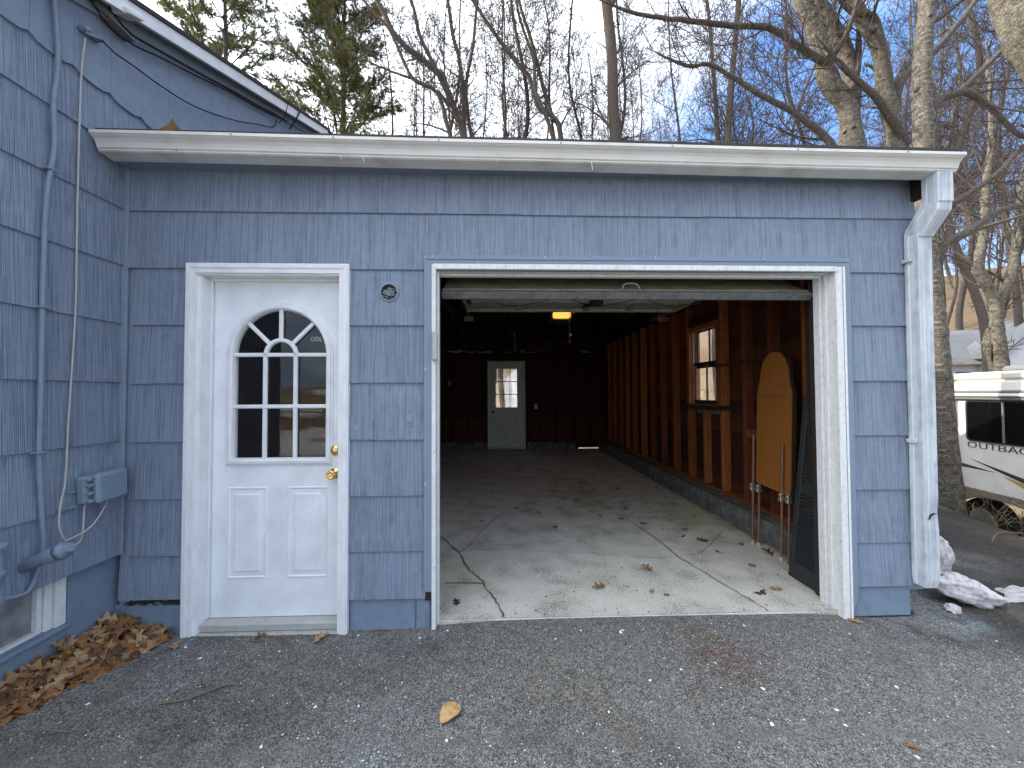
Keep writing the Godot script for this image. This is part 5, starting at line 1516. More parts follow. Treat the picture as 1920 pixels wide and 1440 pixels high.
# ---------------------------------------------------------------- trees
func build_trees() -> void:
	# trunk whose foot shows beside the downspout
	var t := new_tree(101); t.dens = 2.6; t.rmin = 0.0045; t.wob = 0.22
	var dp := [V(6.30,-0.9,-2.6), V(6.25,-0.18,-2.6), V(6.17,0.93,-2.6), V(6.14,2.12,-2.62), V(6.12,3.02,-2.66), V(6.05,3.94,-2.66), V(6.02,4.95,-2.6), V(6.01,5.72,-2.6), V(6.08,6.50,-2.6), V(6.15,7.03,-2.6), V(6.2,8.4,-2.7), V(6.1,10.0,-2.9)]
	t.stem(dp, 0.150, 0.075, 0.62, 8, 1.7, 22, 0.045)
	t.knots(dp.slice(3), 0.10, 9)
	t.stem([V(6.10,2.95,-2.70),V(6.23,3.44,-2.62),V(6.51,3.64,-2.5),V(6.92,3.91,-2.5),V(7.24,4.01,-2.55),V(7.64,4.11,-2.6),V(8.5,4.6,-2.6)], 0.062, 0.022, 0.15, 9, 1.5, 10, 0.05, false)
	t.stem([V(6.03,3.84,-2.70),V(6.29,4.00,-2.58),V(6.78,4.37,-2.4),V(7.10,4.68,-2.4),V(7.60,5.07,-2.4),V(8.4,5.9,-2.4)], 0.046, 0.02, 0.15, 8, 1.4, 9, 0.05, false)
	t.stem([V(6.0,5.22,-2.64),V(6.30,5.59,-2.6),V(6.59,5.71,-2.6),V(7.08,6.19,-2.55),V(7.41,6.52,-2.5),V(8.2,7.5,-2.4)], 0.055, 0.02, 0.2, 7, 1.3, 9, 0.05, false)
	t.stem([V(6.45,5.66,-2.6),V(6.74,5.68,-2.6),V(7.13,5.38,-2.6),V(7.52,5.07,-2.6),V(8.1,4.9,-2.5)], 0.05, 0.02, 0.2, 7, 1.1, 8, 0.05, false)
	put_tree("bare_tree", t, "mossy grey trunk rising from the asphalt edge just right of the downspout", "", M.bark)
	# clump of heavy stems over the garage roof
	t = new_tree(102); t.rmin = 0.0058; t.dens = 2.5; t.wob = 0.22
	var ap := [V(6.30,-1.0,-3.6), V(6.28,2.26,-3.6),V(6.23,4.43,-3.6),V(6.00,5.66,-3.6),V(5.90,6.26,-3.6),V(5.58,6.71,-3.6),V(5.50,7.22,-3.6),V(5.26,7.81,-3.6),V(5.13,8.09,-3.6),V(4.8,9.5,-3.7),V(4.7,11.0,-3.9)]
	t.stem(ap, 0.275, 0.065, 0.6, 9, 1.9, 22, 0.05); t.knots(ap.slice(3), 0.13, 9)
	var bp := [V(6.10,5.2,-3.8),V(6.20,5.82,-3.9),V(6.30,6.70,-3.9),V(6.21,7.47,-3.9),V(5.84,8.24,-3.9),V(5.65,8.53,-3.9),V(5.3,9.9,-4.0),V(5.2,11.4,-4.2)]
	t.stem(bp, 0.16, 0.055, 0.35, 8, 1.8, 16, 0.05); t.knots(bp, 0.10, 8)
	t.stem([V(5.92,6.20,-3.6),V(5.59,6.87,-3.55),V(5.35,6.96,-3.5),V(4.99,7.19,-3.5),V(4.49,7.49,-3.5),V(4.01,7.50,-3.5),V(3.09,7.57,-3.5),V(2.19,7.68,-3.5),V(1.4,8.0,-3.5)], 0.075, 0.02, 0.12, 16, 1.5, 10, 0.05, false)
	t.stem([V(6.2,4.3,-3.55),V(5.80,5.06,-3.5),V(5.44,5.63,-3.5),V(4.90,6.05,-3.5),V(4.44,6.29,-3.5),V(3.90,6.61,-3.5),V(3.47,6.84,-3.5),V(3.08,6.81,-3.5),V(2.4,7.1,-3.5)], 0.072, 0.022, 0.2, 16, 1.5, 10, 0.05, false)
	t.stem([V(5.95,6.6,-3.8),V(6.02,6.49,-3.8),V(6.27,6.91,-3.8),V(6.33,7.38,-3.8),V(6.4,8.6,-3.8)], 0.06, 0.03, 0.3, 5, 1.2, 8, 0.05, false)
	put_tree("bare_tree", t, "thick mossy stem that bends left above the garage roof, with a long limb reaching left", "", M.bark)
	t = new_tree(103); t.rmin = 0.0058; t.dens = 2.5; t.wob = 0.22
	var cp := [V(6.75,-1.0,-3.6), V(6.75,2.62,-3.6),V(6.76,4.44,-3.6),V(6.75,5.66,-3.6),V(6.59,6.52,-3.6),V(6.49,7.32,-3.6),V(6.07,8.12,-3.6),V(5.9,9.4,-3.6),V(6.0,11.0,-3.7)]
	t.stem(cp, 0.205, 0.07, 0.55, 9, 1.8, 20, 0.05); t.knots(cp.slice(2), 0.12, 8)
	t.stem([V(6.84,5.55,-3.5),V(6.50,5.95,-3.45),V(6.25,6.22,-3.4),V(6.02,6.44,-3.4),V(5.66,6.76,-3.4),V(5.1,7.2,-3.3)], 0.07, 0.025, 0.2, 7, 1.2, 9, 0.05, false)
	t.stem([V(6.61,6.45,-3.55),V(6.42,7.38,-3.5),V(6.29,7.75,-3.5),V(5.96,7.79,-3.5),V(5.69,8.11,-3.5),V(5.2,8.9,-3.4)], 0.07, 0.025, 0.2, 7, 1.3, 9, 0.05, false)
	t.stem([V(6.72,6.05,-3.6),V(6.88,6.74,-3.6),V(7.36,7.13,-3.6),V(7.96,7.80,-3.6),V(8.26,8.19,-3.6),V(9.0,9.2,-3.6)], 0.075, 0.03, 0.15, 9, 1.5, 9, 0.05, false)
	put_tree("bare_tree", t, "mossy forked trunk over the garage roof, right of the left-bending stem", "", M.bark)
	# leaning trunk that crosses the top corner
	t = new_tree(104)
	var np := [V(6.1,-0.6,-0.2), V(5.6,1.5,-0.3), V(5.2,3.0,-0.5), V(4.83,3.82,-0.6),V(4.65,4.19,-0.6),V(4.44,4.51,-0.6),V(4.33,4.79,-0.6),V(4.2,5.4,-0.6),V(4.1,6.8,-0.7),V(4.2,8.5,-0.9)]
	t.stem(np, 0.26, 0.13, 0.85, 5, 1.5, 22, 0.04); t.knots(np.slice(3, 7), 0.15, 5)
	put_tree("bare_tree", t, "thick leaning trunk with pale rough bark, nearest of the trees", "", M.bark, V(0.20, 0.0, 0))
	# trees seen above the roof line
	t = new_tree(105); t.rmin = 0.0075; t.dens = 2.3; t.up = 0.12
	var z := -9.6
	t.stem([V(-0.4,-0.2,z),V(-0.6,5,z),V(-1.0,8.8,z),V(-1.12,9.74,z),V(-1.68,11.32,z),V(-1.90,11.85,z),V(-2.60,12.48,z),V(-3.02,12.78,z),V(-3.47,13.30,z),V(-3.72,13.83,z),V(-4.00,14.36,z),V(-4.30,15.08,z),V(-4.7,16.5,z)], 0.21, 0.06, 0.58, 20, 2.0, 10, 0.03)
	t.stem([V(-1.68,11.25,z),V(-2.15,12.26,z),V(-2.60,13.20,z),V(-2.78,14.04,z),V(-2.90,14.40,z),V(-2.99,15.12,z),V(-3.2,16.4,z)], 0.085, 0.035, 0.1, 12, 1.8, 8, 0.03)
	t.stem([V(-0.9,8.4,z),V(-1.15,9.74,z-0.2),V(-1.20,11.44,z-0.3),V(-1.33,12.64,z-0.3),V(-1.55,13.54,z-0.3),V(-1.68,14.44,z-0.3),V(-1.85,15.52,z-0.3),V(-2.0,17,z)], 0.10, 0.05, 0.2, 14, 1.9, 8, 0.03)
	t.stem([V(-1.0,7.5,z),V(-1.59,9.74,z+0.3),V(-1.97,10.96,z+0.4),V(-2.72,11.35,z+0.5),V(-3.30,12.59,z+0.5),V(-3.59,13.07,z+0.5),V(-4.12,13.64,z+0.5),V(-4.9,14.6,z+0.5)], 0.09, 0.03, 0.25, 14, 1.9, 8, 0.03)
	t.stem([V(-0.6,7.0,z),V(-0.89,9.75,z-0.4),V(-1.08,11.08,z-0.5),V(-1.12,12.05,z-0.5),V(-0.89,13.37,z-0.5),V(-0.79,14.46,z-0.5),V(-0.6,16,z-0.5)], 0.09, 0.04, 0.25, 13, 1.9, 8, 0.03)
	t.stem([V(-1.4,10.6,z+0.2),V(-2.3,11.2,z+0.4),V(-3.6,11.7,z+0.4),V(-5.0,12.3,z+0.4)], 0.055, 0.02, 0.1, 9, 1.5, 7, 0.03, false)
	put_tree("bare_tree", t, "brown many-stemmed bare tree fanning to the left beside the green pine", "", M.bark_dark)
	t = new_tree(106); t.rmin = 0.0085; t.dens = 2.1; t.up = 0.12
	z = -12.6
	t.stem([V(3.0,-0.2,z),V(2.9,7,z),V(2.57,11.90,z),V(2.24,12.84,z),V(1.64,13.28,z),V(1.27,14.47,z),V(0.92,14.91,z),V(0.11,15.95,z),V(-0.62,17.00,z),V(-1.06,17.73,z),V(-1.43,18.40,z),V(-1.8,19.6,z)], 0.19, 0.06, 0.55, 18, 2.3, 9, 0.03)
	t.stem([V(2.7,9,z+0.3),V(2.12,11.90,z+0.4),V(1.49,13.57,z+0.4),V(1.43,14.79,z+0.4),V(1.21,15.53,z+0.4),V(0.84,16.65,z+0.4),V(0.67,17.79,z+0.4),V(0.5,19.5,z+0.4)], 0.11, 0.04, 0.3, 15, 2.1, 8, 0.03)
	t.stem([V(2.24,12.7,z),V(1.81,14.48,z-0.2),V(1.50,15.92,z-0.3),V(1.29,16.67,z-0.3),V(0.94,17.79,z-0.3),V(0.78,18.70,z-0.3),V(0.6,20,z)], 0.10, 0.05, 0.1, 13, 2.1, 8, 0.03)
	put_tree("bare_tree", t, "grey bare tree whose stems lean left behind the middle of the garage roof", "", M.bark_grey)
	t = new_tree(107); t.rmin = 0.0075; t.dens = 2.1
	t.stem([V(4.8,-0.2,-11.6),V(4.7,6,-11.6),V(4.52,11.24,-11.6),V(4.45,12.55,-11.6),V(4.41,14.67,-11.6),V(4.22,16.80,-11.6),V(4.09,18.52,-11.6),V(4.0,21,-11.6)], 0.30, 0.17, 0.5, 22, 2.3, 14, 0.02)
	put_tree("bare_tree", t, "straight thick dark trunk standing upright behind the roof, stoutest of the trees in the middle", "", M.bark_dark)
	t = new_tree(108); t.rmin = 0.0075; t.dens = 2.1
	t.stem([V(8.1,-0.4,-10.6),V(8.2,6,-10.6),V(8.32,10.36,-10.6),V(8.48,12.50,-10.6),V(8.67,14.18,-10.6),V(8.84,15.85,-10.6),V(8.96,17.07,-10.6),V(9.1,19,-10.6)], 0.15, 0.08, 0.5, 18, 2.1, 10, 0.02)
	put_tree("bare_tree", t, "slim dark upright trunk behind the long limb, left of the mossy clump", "", M.bark_dark)
	# trees right of the garage, beyond the trailer
	t = new_tree(109); t.rmin = 0.0075; t.dens = 2.1
	var q := [V(10.55,-1.0,-5),V(10.50,1.79,-5),V(10.40,2.90,-5),V(10.38,3.35,-5),V(10.06,4.03,-5),V(10.20,4.71,-5),V(10.30,5.96,-5),V(10.45,6.88,-5),V(10.4,9,-5)]
	t.stem(q, 0.16, 0.03, 0.45, 16, 2.0, 12, 0.05)
	t.stem([V(10.4,3.1,-5),V(10.8,3.9,-5),V(11.0,4.8,-5),V(11.2,6.0,-5)], 0.09, 0.04, 0.2, 9, 1.6, 8, 0.05)
	put_tree("bare_tree", t, "pale sunlit forked trunk standing just beyond the trailer's roof", "", M.bark)
	t = new_tree(110); t.rmin = 0.0075; t.dens = 2.1
	t.stem([V(11.3,-1.0,-5.3),V(10.80,1.90,-5.3),V(10.64,2.46,-5.3),V(10.93,3.13,-5.3),V(11.04,3.58,-5.3),V(11.31,4.38,-5.3),V(11.6,6.5,-5.3)], 0.15, 0.06, 0.4, 14, 1.9, 10, 0.05)
	put_tree("bare_tree", t, "crooked sunlit trunk nearest the photo's edge behind the trailer's roof", "", M.bark)
	# pines
	pine("pine_tree", V(-6.5, 0.2, -12.8), 21.0, 7.0, 3.7, 201, "yellow-green pine standing over the end of the white rake")
	pine("pine_tree", V(-11.8, 0.4, -13.4), 22.0, 13.5, 3.4, 202, "dark pine with open boughs above the house roof, at the top of the photo")
	# woodland behind, copies of a few kinds
	var kinds := []
	for i in 5:
		var ft := forest_tree(300 + i, [23.0, 20.0, 25.0, 17.0, 22.0][i], [0.14, 0.11, 0.16, 0.09, 0.12][i], [3.2, 2.8, 3.6, 2.6, 3.2][i], [0.05, 0.08, 0.03, 0.10, 0.06][i])
		var o := put_tree("woodland_tree", ft, "", "", M.bark_grey, Vector3.ZERO, M.twig_far)
		kinds.append(o)
	var lab := ["tall slim bare tree in the woods behind the garage", "lower leaning bare tree in the woods behind the garage", "broad bare tree in the woods behind the garage", "small bare tree at the front of the woods", "bare tree with many fine twigs in the woods"]
	var spots := []
	var r := RandomNumberGenerator.new(); r.seed = 77
	# [x, z] ring behind the garage and to the right
	for p in [[-4.2,-17.5],[-1.6,-16.0],[0.4,-18.5],[2.2,-20.0],[4.0,-15.5],[6.0,-18.0],[7.6,-14.5],[9.8,-16.5],[11.8,-13.5],[13.6,-18.0],[17.0,-10.0],[19.0,-12.5],[21.0,-8.0],[-8.5,-18.0],[-11.0,-20.0],[-14.0,-17.0],[-3.0,-22.0],[1.5,-24.0],[5.2,-23.0],[9.0,-22.0],[-6.5,-23.0],[-16.5,-21.0],[24.0,-14.0],[26.0,-20.0],[30.0,-16.0],[22.0,-24.0],[18.0,-27.0],[33.0,-24.0],[28.0,-30.0],[14.0,-26.0],[36.0,-18.0],[38.0,-30.0],[25.0,-38.0],[32.0,-40.0],[44.0,-26.0],[48.0,-36.0],[42.0,-44.0],[20.0,-42.0],[8.6,-8.6],[-2.4,-14.2],[1.2,-13.8],[3.4,-17.2],[5.6,-13.6],[7.0,-16.6],[-0.6,-20.5],[2.8,-14.8],[6.4,-20.5],[9.0,-12.2],[11.2,-18.8],[12.4,-15.6],[-5.6,-15.4],[-3.6,-19.5],[0.2,-15.6],[4.6,-19.4],[8.2,-18.0],[15.4,-15.4],[27.0,-19.0],[30.0,-24.0],[33.0,-21.0],[36.0,-27.0],[40.0,-30.0],[44.0,-33.0],[31.0,-17.0],[47.0,-32.0],[52.0,-38.0],[57.0,-42.0],[38.0,-25.0],[26.0,-17.0],[60.0,-46.0],[50.0,-42.0],[41.0,-36.0],[35.0,-31.0],[29.0,-21.0],[55.0,-36.0],[64.0,-44.0],[46.0,-28.0]]:
		spots.append(p)
	for p in [[-5.5,20.0],[-9.0,24.0],[-13.0,19.0],[-17.0,26.0],[-3.0,27.0],[2.0,22.0],[7.0,25.0],[-22.0,22.0],[12.0,21.0],[-7.5,31.0]]:
		spots.append(p)
	for i in spots.size():
		var k := i % 5
		var o: Node3D = kinds[k]
		if i >= 5:
			o = kinds[k].duplicate(); o.name = numbered("woodland_tree"); add_child(o)
		var x: float = spots[i][0]; var zz: float = spots[i][1]
		o.position = V(x, ground_h(x, zz) - 0.1, zz)
		o.rotation.y = r.randf() * TAU
		var s := r.randf_range(0.85, 1.2); o.scale = V(s, s * r.randf_range(0.95, 1.1), s)
		var where := "bare tree in the snowy yard opposite the garage, reflected in the door panes"
		var grp := "trees across the yard"
		if zz < 5.0:
			if x > 24.0: where = ["tall bare tree", "short bare tree", "wide bare tree", "small bare tree", "fine-twigged bare tree"][k] + " on the brown hillside beyond the white neighbouring house"; grp = "trees on the far hillside"
			elif x > 8.5: where = ["tall bare tree", "leaning bare tree", "wide bare tree", "small bare tree", "fine-twigged bare tree"][k] + " right of the garage, beyond the trailer"; grp = "bare trees beyond the trailer"
			else: where = lab[k]; grp = "bare woodland trees"
		o.set_meta("label", where)
		o.set_meta("group", grp); o.set_meta("category", "tree")

# ---------------------------------------------------------------- things fixed to the walls
func build_fixtures() -> void:
	var hx := -2.335
	# thick conduit down the house wall
	var c := MB.new()
	var p := curve([V(-2.290,4.02,0.40),V(-2.295,3.55,0.43),V(-2.290,3.467,0.424),V(-2.294,3.25,0.40),V(-2.300,3.10,0.395),V(-2.302,2.93,0.405),V(-2.300,2.70,0.40),V(-2.300,2.433,0.426),V(-2.302,2.0,0.43),V(-2.300,1.376,0.43),V(-2.302,1.11,0.428),V(-2.300,0.80,0.412),V(-2.298,0.679,0.405),V(-2.300,0.60,0.412)], 0.03)
	var rr := PackedFloat32Array(); rr.resize(p.size()); rr.fill(0.0115)
	c.tube(p, rr, 10)
	var co := thing("service_cable", "thick blue-painted cable running down the house wall to the capped elbow", "cable", V(0, 0, 0))
	part(co, "run", c, M.pvc)
	part(co, "tail", cable([V(-2.300,0.60,0.418),V(-2.300,0.555,0.424),V(-2.302,0.50,0.440),V(-2.305,0.466,0.463),V(-2.312,0.468,0.50),V(-2.325,0.475,0.53)], 0.0105, 8), M.pvc)
	for q in [[2.585, 0.415], [1.87, 0.43], [1.14, 0.428]]:
		part(co, "clip", bx(V(-2.335, q[0] - 0.006, q[1] - 0.024), V(-2.284, q[0] + 0.006, q[1] + 0.020), 0.003), M.pvc)
	# thin wire from the insulator to the utility box
	var th := solo("phone_wire", cable([V(-2.285,3.40,0.285),V(-2.305,3.15,0.283),V(-2.310,2.5,0.282),V(-2.312,1.9,0.278),V(-2.310,1.3,0.300),V(-2.300,0.978,0.317),V(-2.295,0.86,0.340),V(-2.290,0.751,0.348),V(-2.285,0.665,0.325),V(-2.282,0.622,0.285),V(-2.283,0.645,0.250),V(-2.288,0.713,0.238),V(-2.292,0.80,0.232),V(-2.288,0.84,0.228)], 0.0048, 6), M.cream, "thin pale wire hanging down the house wall and looping up under the grey box", "wire")
	var ins := thing("wire_insulator", "small weathered wire holder on the gable, above the thin pale wire", "insulator", V(-2.315, 3.45, 0.285))
	var ib := MB.new(); ib.lathe([Vector2(0.0, 0), Vector2(0.015, 0.0), Vector2(0.017, 0.014), Vector2(0.010, 0.026), Vector2(0.017, 0.038), Vector2(0.014, 0.052), Vector2(0.0, 0.054)], 12, Transform3D(Basis(Vector3.BACK, -PI / 2), Vector3.ZERO))
	part(ins, "spool", ib, M.pvc)
	part(ins, "bracket", bx(V(0.0, 0.0, -0.085), V(0.03, 0.022, 0.01), 0.004), M.pvc)
	part(ins, "hook", cable([V(0.03, 0.01, -0.08), V(0.045, 0.0, -0.05), V(0.05, -0.02, -0.02), V(0.045, -0.03, 0.01)], 0.008, 6, 0.01), M.pvc)
	# utility box
	var u := thing("utility_box", "blue-grey plastic utility box tilted on the house wall near the corner", "utility box", V(-2.318, 0.905, 0.165))
	u.rotation = V(0.06, 0, 0)
	part(u, "case", bx(V(0.0, -0.078, -0.098), V(0.055, 0.078, 0.092), 0.012), M.plastic)
	part(u, "cover", bx(V(0.0552, -0.082, -0.104), V(0.098, 0.084, 0.066), 0.014), M.plastic)
	for y in [-0.055, -0.012, 0.032, 0.064]:
		part(u, "hinge_tab", bx(V(0.052, y - 0.010, 0.068), V(0.080, y + 0.008, 0.093), 0.004), M.plastic)
	part(u, "strap", bx(V(0.0, 0.0, 0.094), V(0.012, 0.010, 0.130), 0.002), M.plastic)
	part(u, "strap", bx(V(0.0, -0.082, 0.094), V(0.010, -0.066, 0.18), 0.002), M.plastic)
	part(u, "lead", cable([V(0.05, -0.08, -0.03), V(0.052, -0.13, 0.0), V(0.05, -0.20, 0.06), V(0.045, -0.225, 0.12), V(0.035, -0.232, 0.17)], 0.0045, 6), M.cream)
	# capped elbow
	var e := thing("capped_pipe", "short blue-painted pipe with a ridged cap poking from the house wall above the cellar window", "pipe", V(-2.32, 0.595, 0.455))
	var dirp := V(0.205, 0.085, -0.02).normalized()
	var ex := Transform3D(Basis(V(0, 0, 1).cross(dirp).normalized(), dirp, V(0, 0, 1).cross(dirp).normalized().cross(dirp)), Vector3.ZERO)
	var pb := MB.new(); pb.lathe([Vector2(0.0, -0.02), Vector2(0.031, -0.02), Vector2(0.031, 0.10), Vector2(0.038, 0.102), Vector2(0.038, 0.150), Vector2(0.034, 0.153), Vector2(0.0, 0.153)], 20, ex); part(e, "pipe", pb, M.pvc)
	var pc := MB.new(); pc.lathe([Vector2(0.0, 0.154), Vector2(0.042, 0.154), Vector2(0.042, 0.180), Vector2(0.026, 0.184), Vector2(0.026, 0.205), Vector2(0.022, 0.209), Vector2(0.0, 0.209)], 8, ex); part(e, "cap", pc, M.pvc)
	# vertical pipe at the photo's edge
	var v := thing("vent_pipe", "blue-painted upright pipe with flanged rim low on the house wall at the photo's edge", "pipe", V(-2.262, 0.575, 0.625))
	var vb := MB.new(); vb.lathe([Vector2(0.0, -0.02), Vector2(0.026, -0.02), Vector2(0.035, 0.02), Vector2(0.042, 0.045), Vector2(0.046, 0.05), Vector2(0.046, 0.068), Vector2(0.038, 0.072), Vector2(0.036, 0.165), Vector2(0.048, 0.168), Vector2(0.048, 0.190), Vector2(0.0, 0.192)], 22); part(v, "body", vb, M.pvc)
	part(v, "lower_hose", cable([V(0, -0.01, 0), V(0.0, -0.08, 0.01), V(-0.01, -0.14, 0.03), V(-0.06, -0.16, 0.05)], 0.011, 8), M.pvc)
	part(v, "wall_stub", tb([V(0, 0.11, 0), V(-0.08, 0.11, 0)], 0.022, 10), M.pvc)
	# bracket with floodlight and overhead wires on the gable
	var b := thing("service_bracket", "white box-ended bracket with black wires high on the blue gable", "bracket", V(-2.29, 3.66, 0.14))
	part(b, "arm", bx(V(-0.03, -0.03, -0.01), V(0.02, 0.01, 0.11), 0.005), M.steel)
	var hb := MB.new(); hb.box(V(0.0, -0.012, -0.07), V(0.10, 0.022, 0.035), 0.006, Transform3D(Basis(Vector3.RIGHT, 0.45), V(0.02, 0.035, 0.0)))
	part(b, "box", hb, M.white)
	part(b, "shelf", bx(V(-0.03, -0.055, -0.09), V(0.05, -0.042, 0.05), 0.003), M.steel)
	var wires := [
		["upper black wire along the blue gable, from the bracket towards the ridge", [V(-2.275,4.05,0.62),V(-2.275,3.80,0.30),V(-2.270,3.655,0.10),V(-2.278,3.732,-0.139),V(-2.280,3.86,-0.45),V(-2.283,4.005,-0.766),V(-2.284,4.15,-1.12),V(-2.284,4.286,-1.43),V(-2.284,4.36,-1.62)], 0.0055],
		["second black wire running close under the upper one along the blue gable", [V(-2.275,3.95,0.66),V(-2.275,3.62,0.26),V(-2.272,3.59,0.08),V(-2.278,3.70,-0.16),V(-2.280,3.835,-0.46),V(-2.283,3.985,-0.78),V(-2.284,4.13,-1.14),V(-2.284,4.262,-1.43)], 0.005],
		["slack dark wire that sags across the blue gable from the small wire holder", [V(-2.268,3.455,0.22),V(-2.272,3.45,0.14),V(-2.276,3.475,0.035),V(-2.278,3.50,-0.12),V(-2.280,3.556,-0.352),V(-2.282,3.66,-0.60),V(-2.283,3.82,-0.90),V(-2.283,3.96,-1.12),V(-2.283,4.12,-1.38),V(-2.283,4.26,-1.45)], 0.0045],
		["heavy black service line coming down out of the trees to the gable", [V(-2.28,4.30,-1.66),V(-2.21,4.36,-1.63),V(-2.18,4.47,-1.66),V(-2.24,4.66,-1.80),V(-2.42,4.95,-2.02),V(-3.0,5.92,-2.72),V(-5.1,9.44,-5.27),V(-8.16,14.6,-9.0)], 0.007],
		["thin black line rising straight up from the gable beside the heavy one", [V(-2.28,4.23,-1.47),V(-2.20,4.28,-1.44),V(-2.17,4.45,-1.45),V(-2.20,4.62,-1.55),V(-2.40,4.98,-1.82),V(-3.2,6.55,-3.0),V(-5.0,10.2,-5.7),V(-7.19,14.63,-9.0)], 0.004]]
	for w in wires:
		solo("overhead_wire", cable(w[1], w[2], 6, 0.08), M.wire_black, w[0], "wire", "wires on the gable")
	# hole with nest
	var n := thing("vent_nest", "broken round vent hole stuffed with a bird's nest between the two doors", "nest", V(-0.699, 2.068, 0.0145))
	var hole := MB.new(); hole.lathe([Vector2(0.050, 0.004), Vector2(0.048, 0.005), Vector2(0.045, 0.003), Vector2(0.044, 0.001), Vector2(0.0, 0.001)], 20, Transform3D(Basis(Vector3.RIGHT, PI / 2), Vector3.ZERO))
	part(n, "hole", hole, M.hole_dark)  # shallow disc painted black in place of the shaded hollow
	var rim := MB.new(); rim.lathe([Vector2(0.062, 0.0), Vector2(0.058, 0.004), Vector2(0.050, 0.005), Vector2(0.049, 0.003)], 20, Transform3D(Basis(Vector3.RIGHT, PI / 2), Vector3.ZERO))
	part(n, "rim", rim, M.blue_plain)
	var tw := MB.new()
	for i in 52:
		var a := rf(0, TAU); var r0 := rf(0.0, 0.036); var pp := V(cos(a) * r0, sin(a) * r0 - 0.006, 0.006); var dd := V(rf(-1, 1), rf(-0.8, 0.6), rf(0.0, 0.35)).normalized()
		var L := rf(0.02, 0.055)
		tw.tube(PackedVector3Array([pp - dd * L * 0.5, pp + V(0, 0, 0.006), pp + dd * L * 0.5 + V(0, -0.004, 0.004)]), PackedFloat32Array([0.0016, 0.0016, 0.0010]), 4, false)
	part(n, "nest_twigs", tw, M.nest, true)
	# plates
	var k := thing("lock_plate", "small painted key-switch plate on the shingles between the doors", "switch plate", V(-0.570, 1.258, 0.0135))
	part(k, "plate", bx(V(-0.022, -0.035, -0.008), V(0.022, 0.035, 0.004), 0.002), M.blue_plain)
	var kl := MB.new(); kl.lathe([Vector2(0.012, 0), Vector2(0.011, 0.006), Vector2(0.006, 0.008), Vector2(0.0, 0.005)], 14, Transform3D(Basis(Vector3.RIGHT, PI / 2), V(0, -0.004, 0.004))); part(k, "lock", kl, M.blue_plain)
	var bl := thing("doorbell", "small painted bell push close to the side door's right casing", "doorbell", V(-0.897, 1.200, 0.0125))
	part(bl, "plate", bx(V(-0.017, -0.034, -0.008), V(0.017, 0.034, 0.005), 0.002), M.blue_plain)
	part(bl, "button", bx(V(-0.010, -0.012, 0.0052), V(0.010, 0.014, 0.009), 0.002), M.blue_plain)

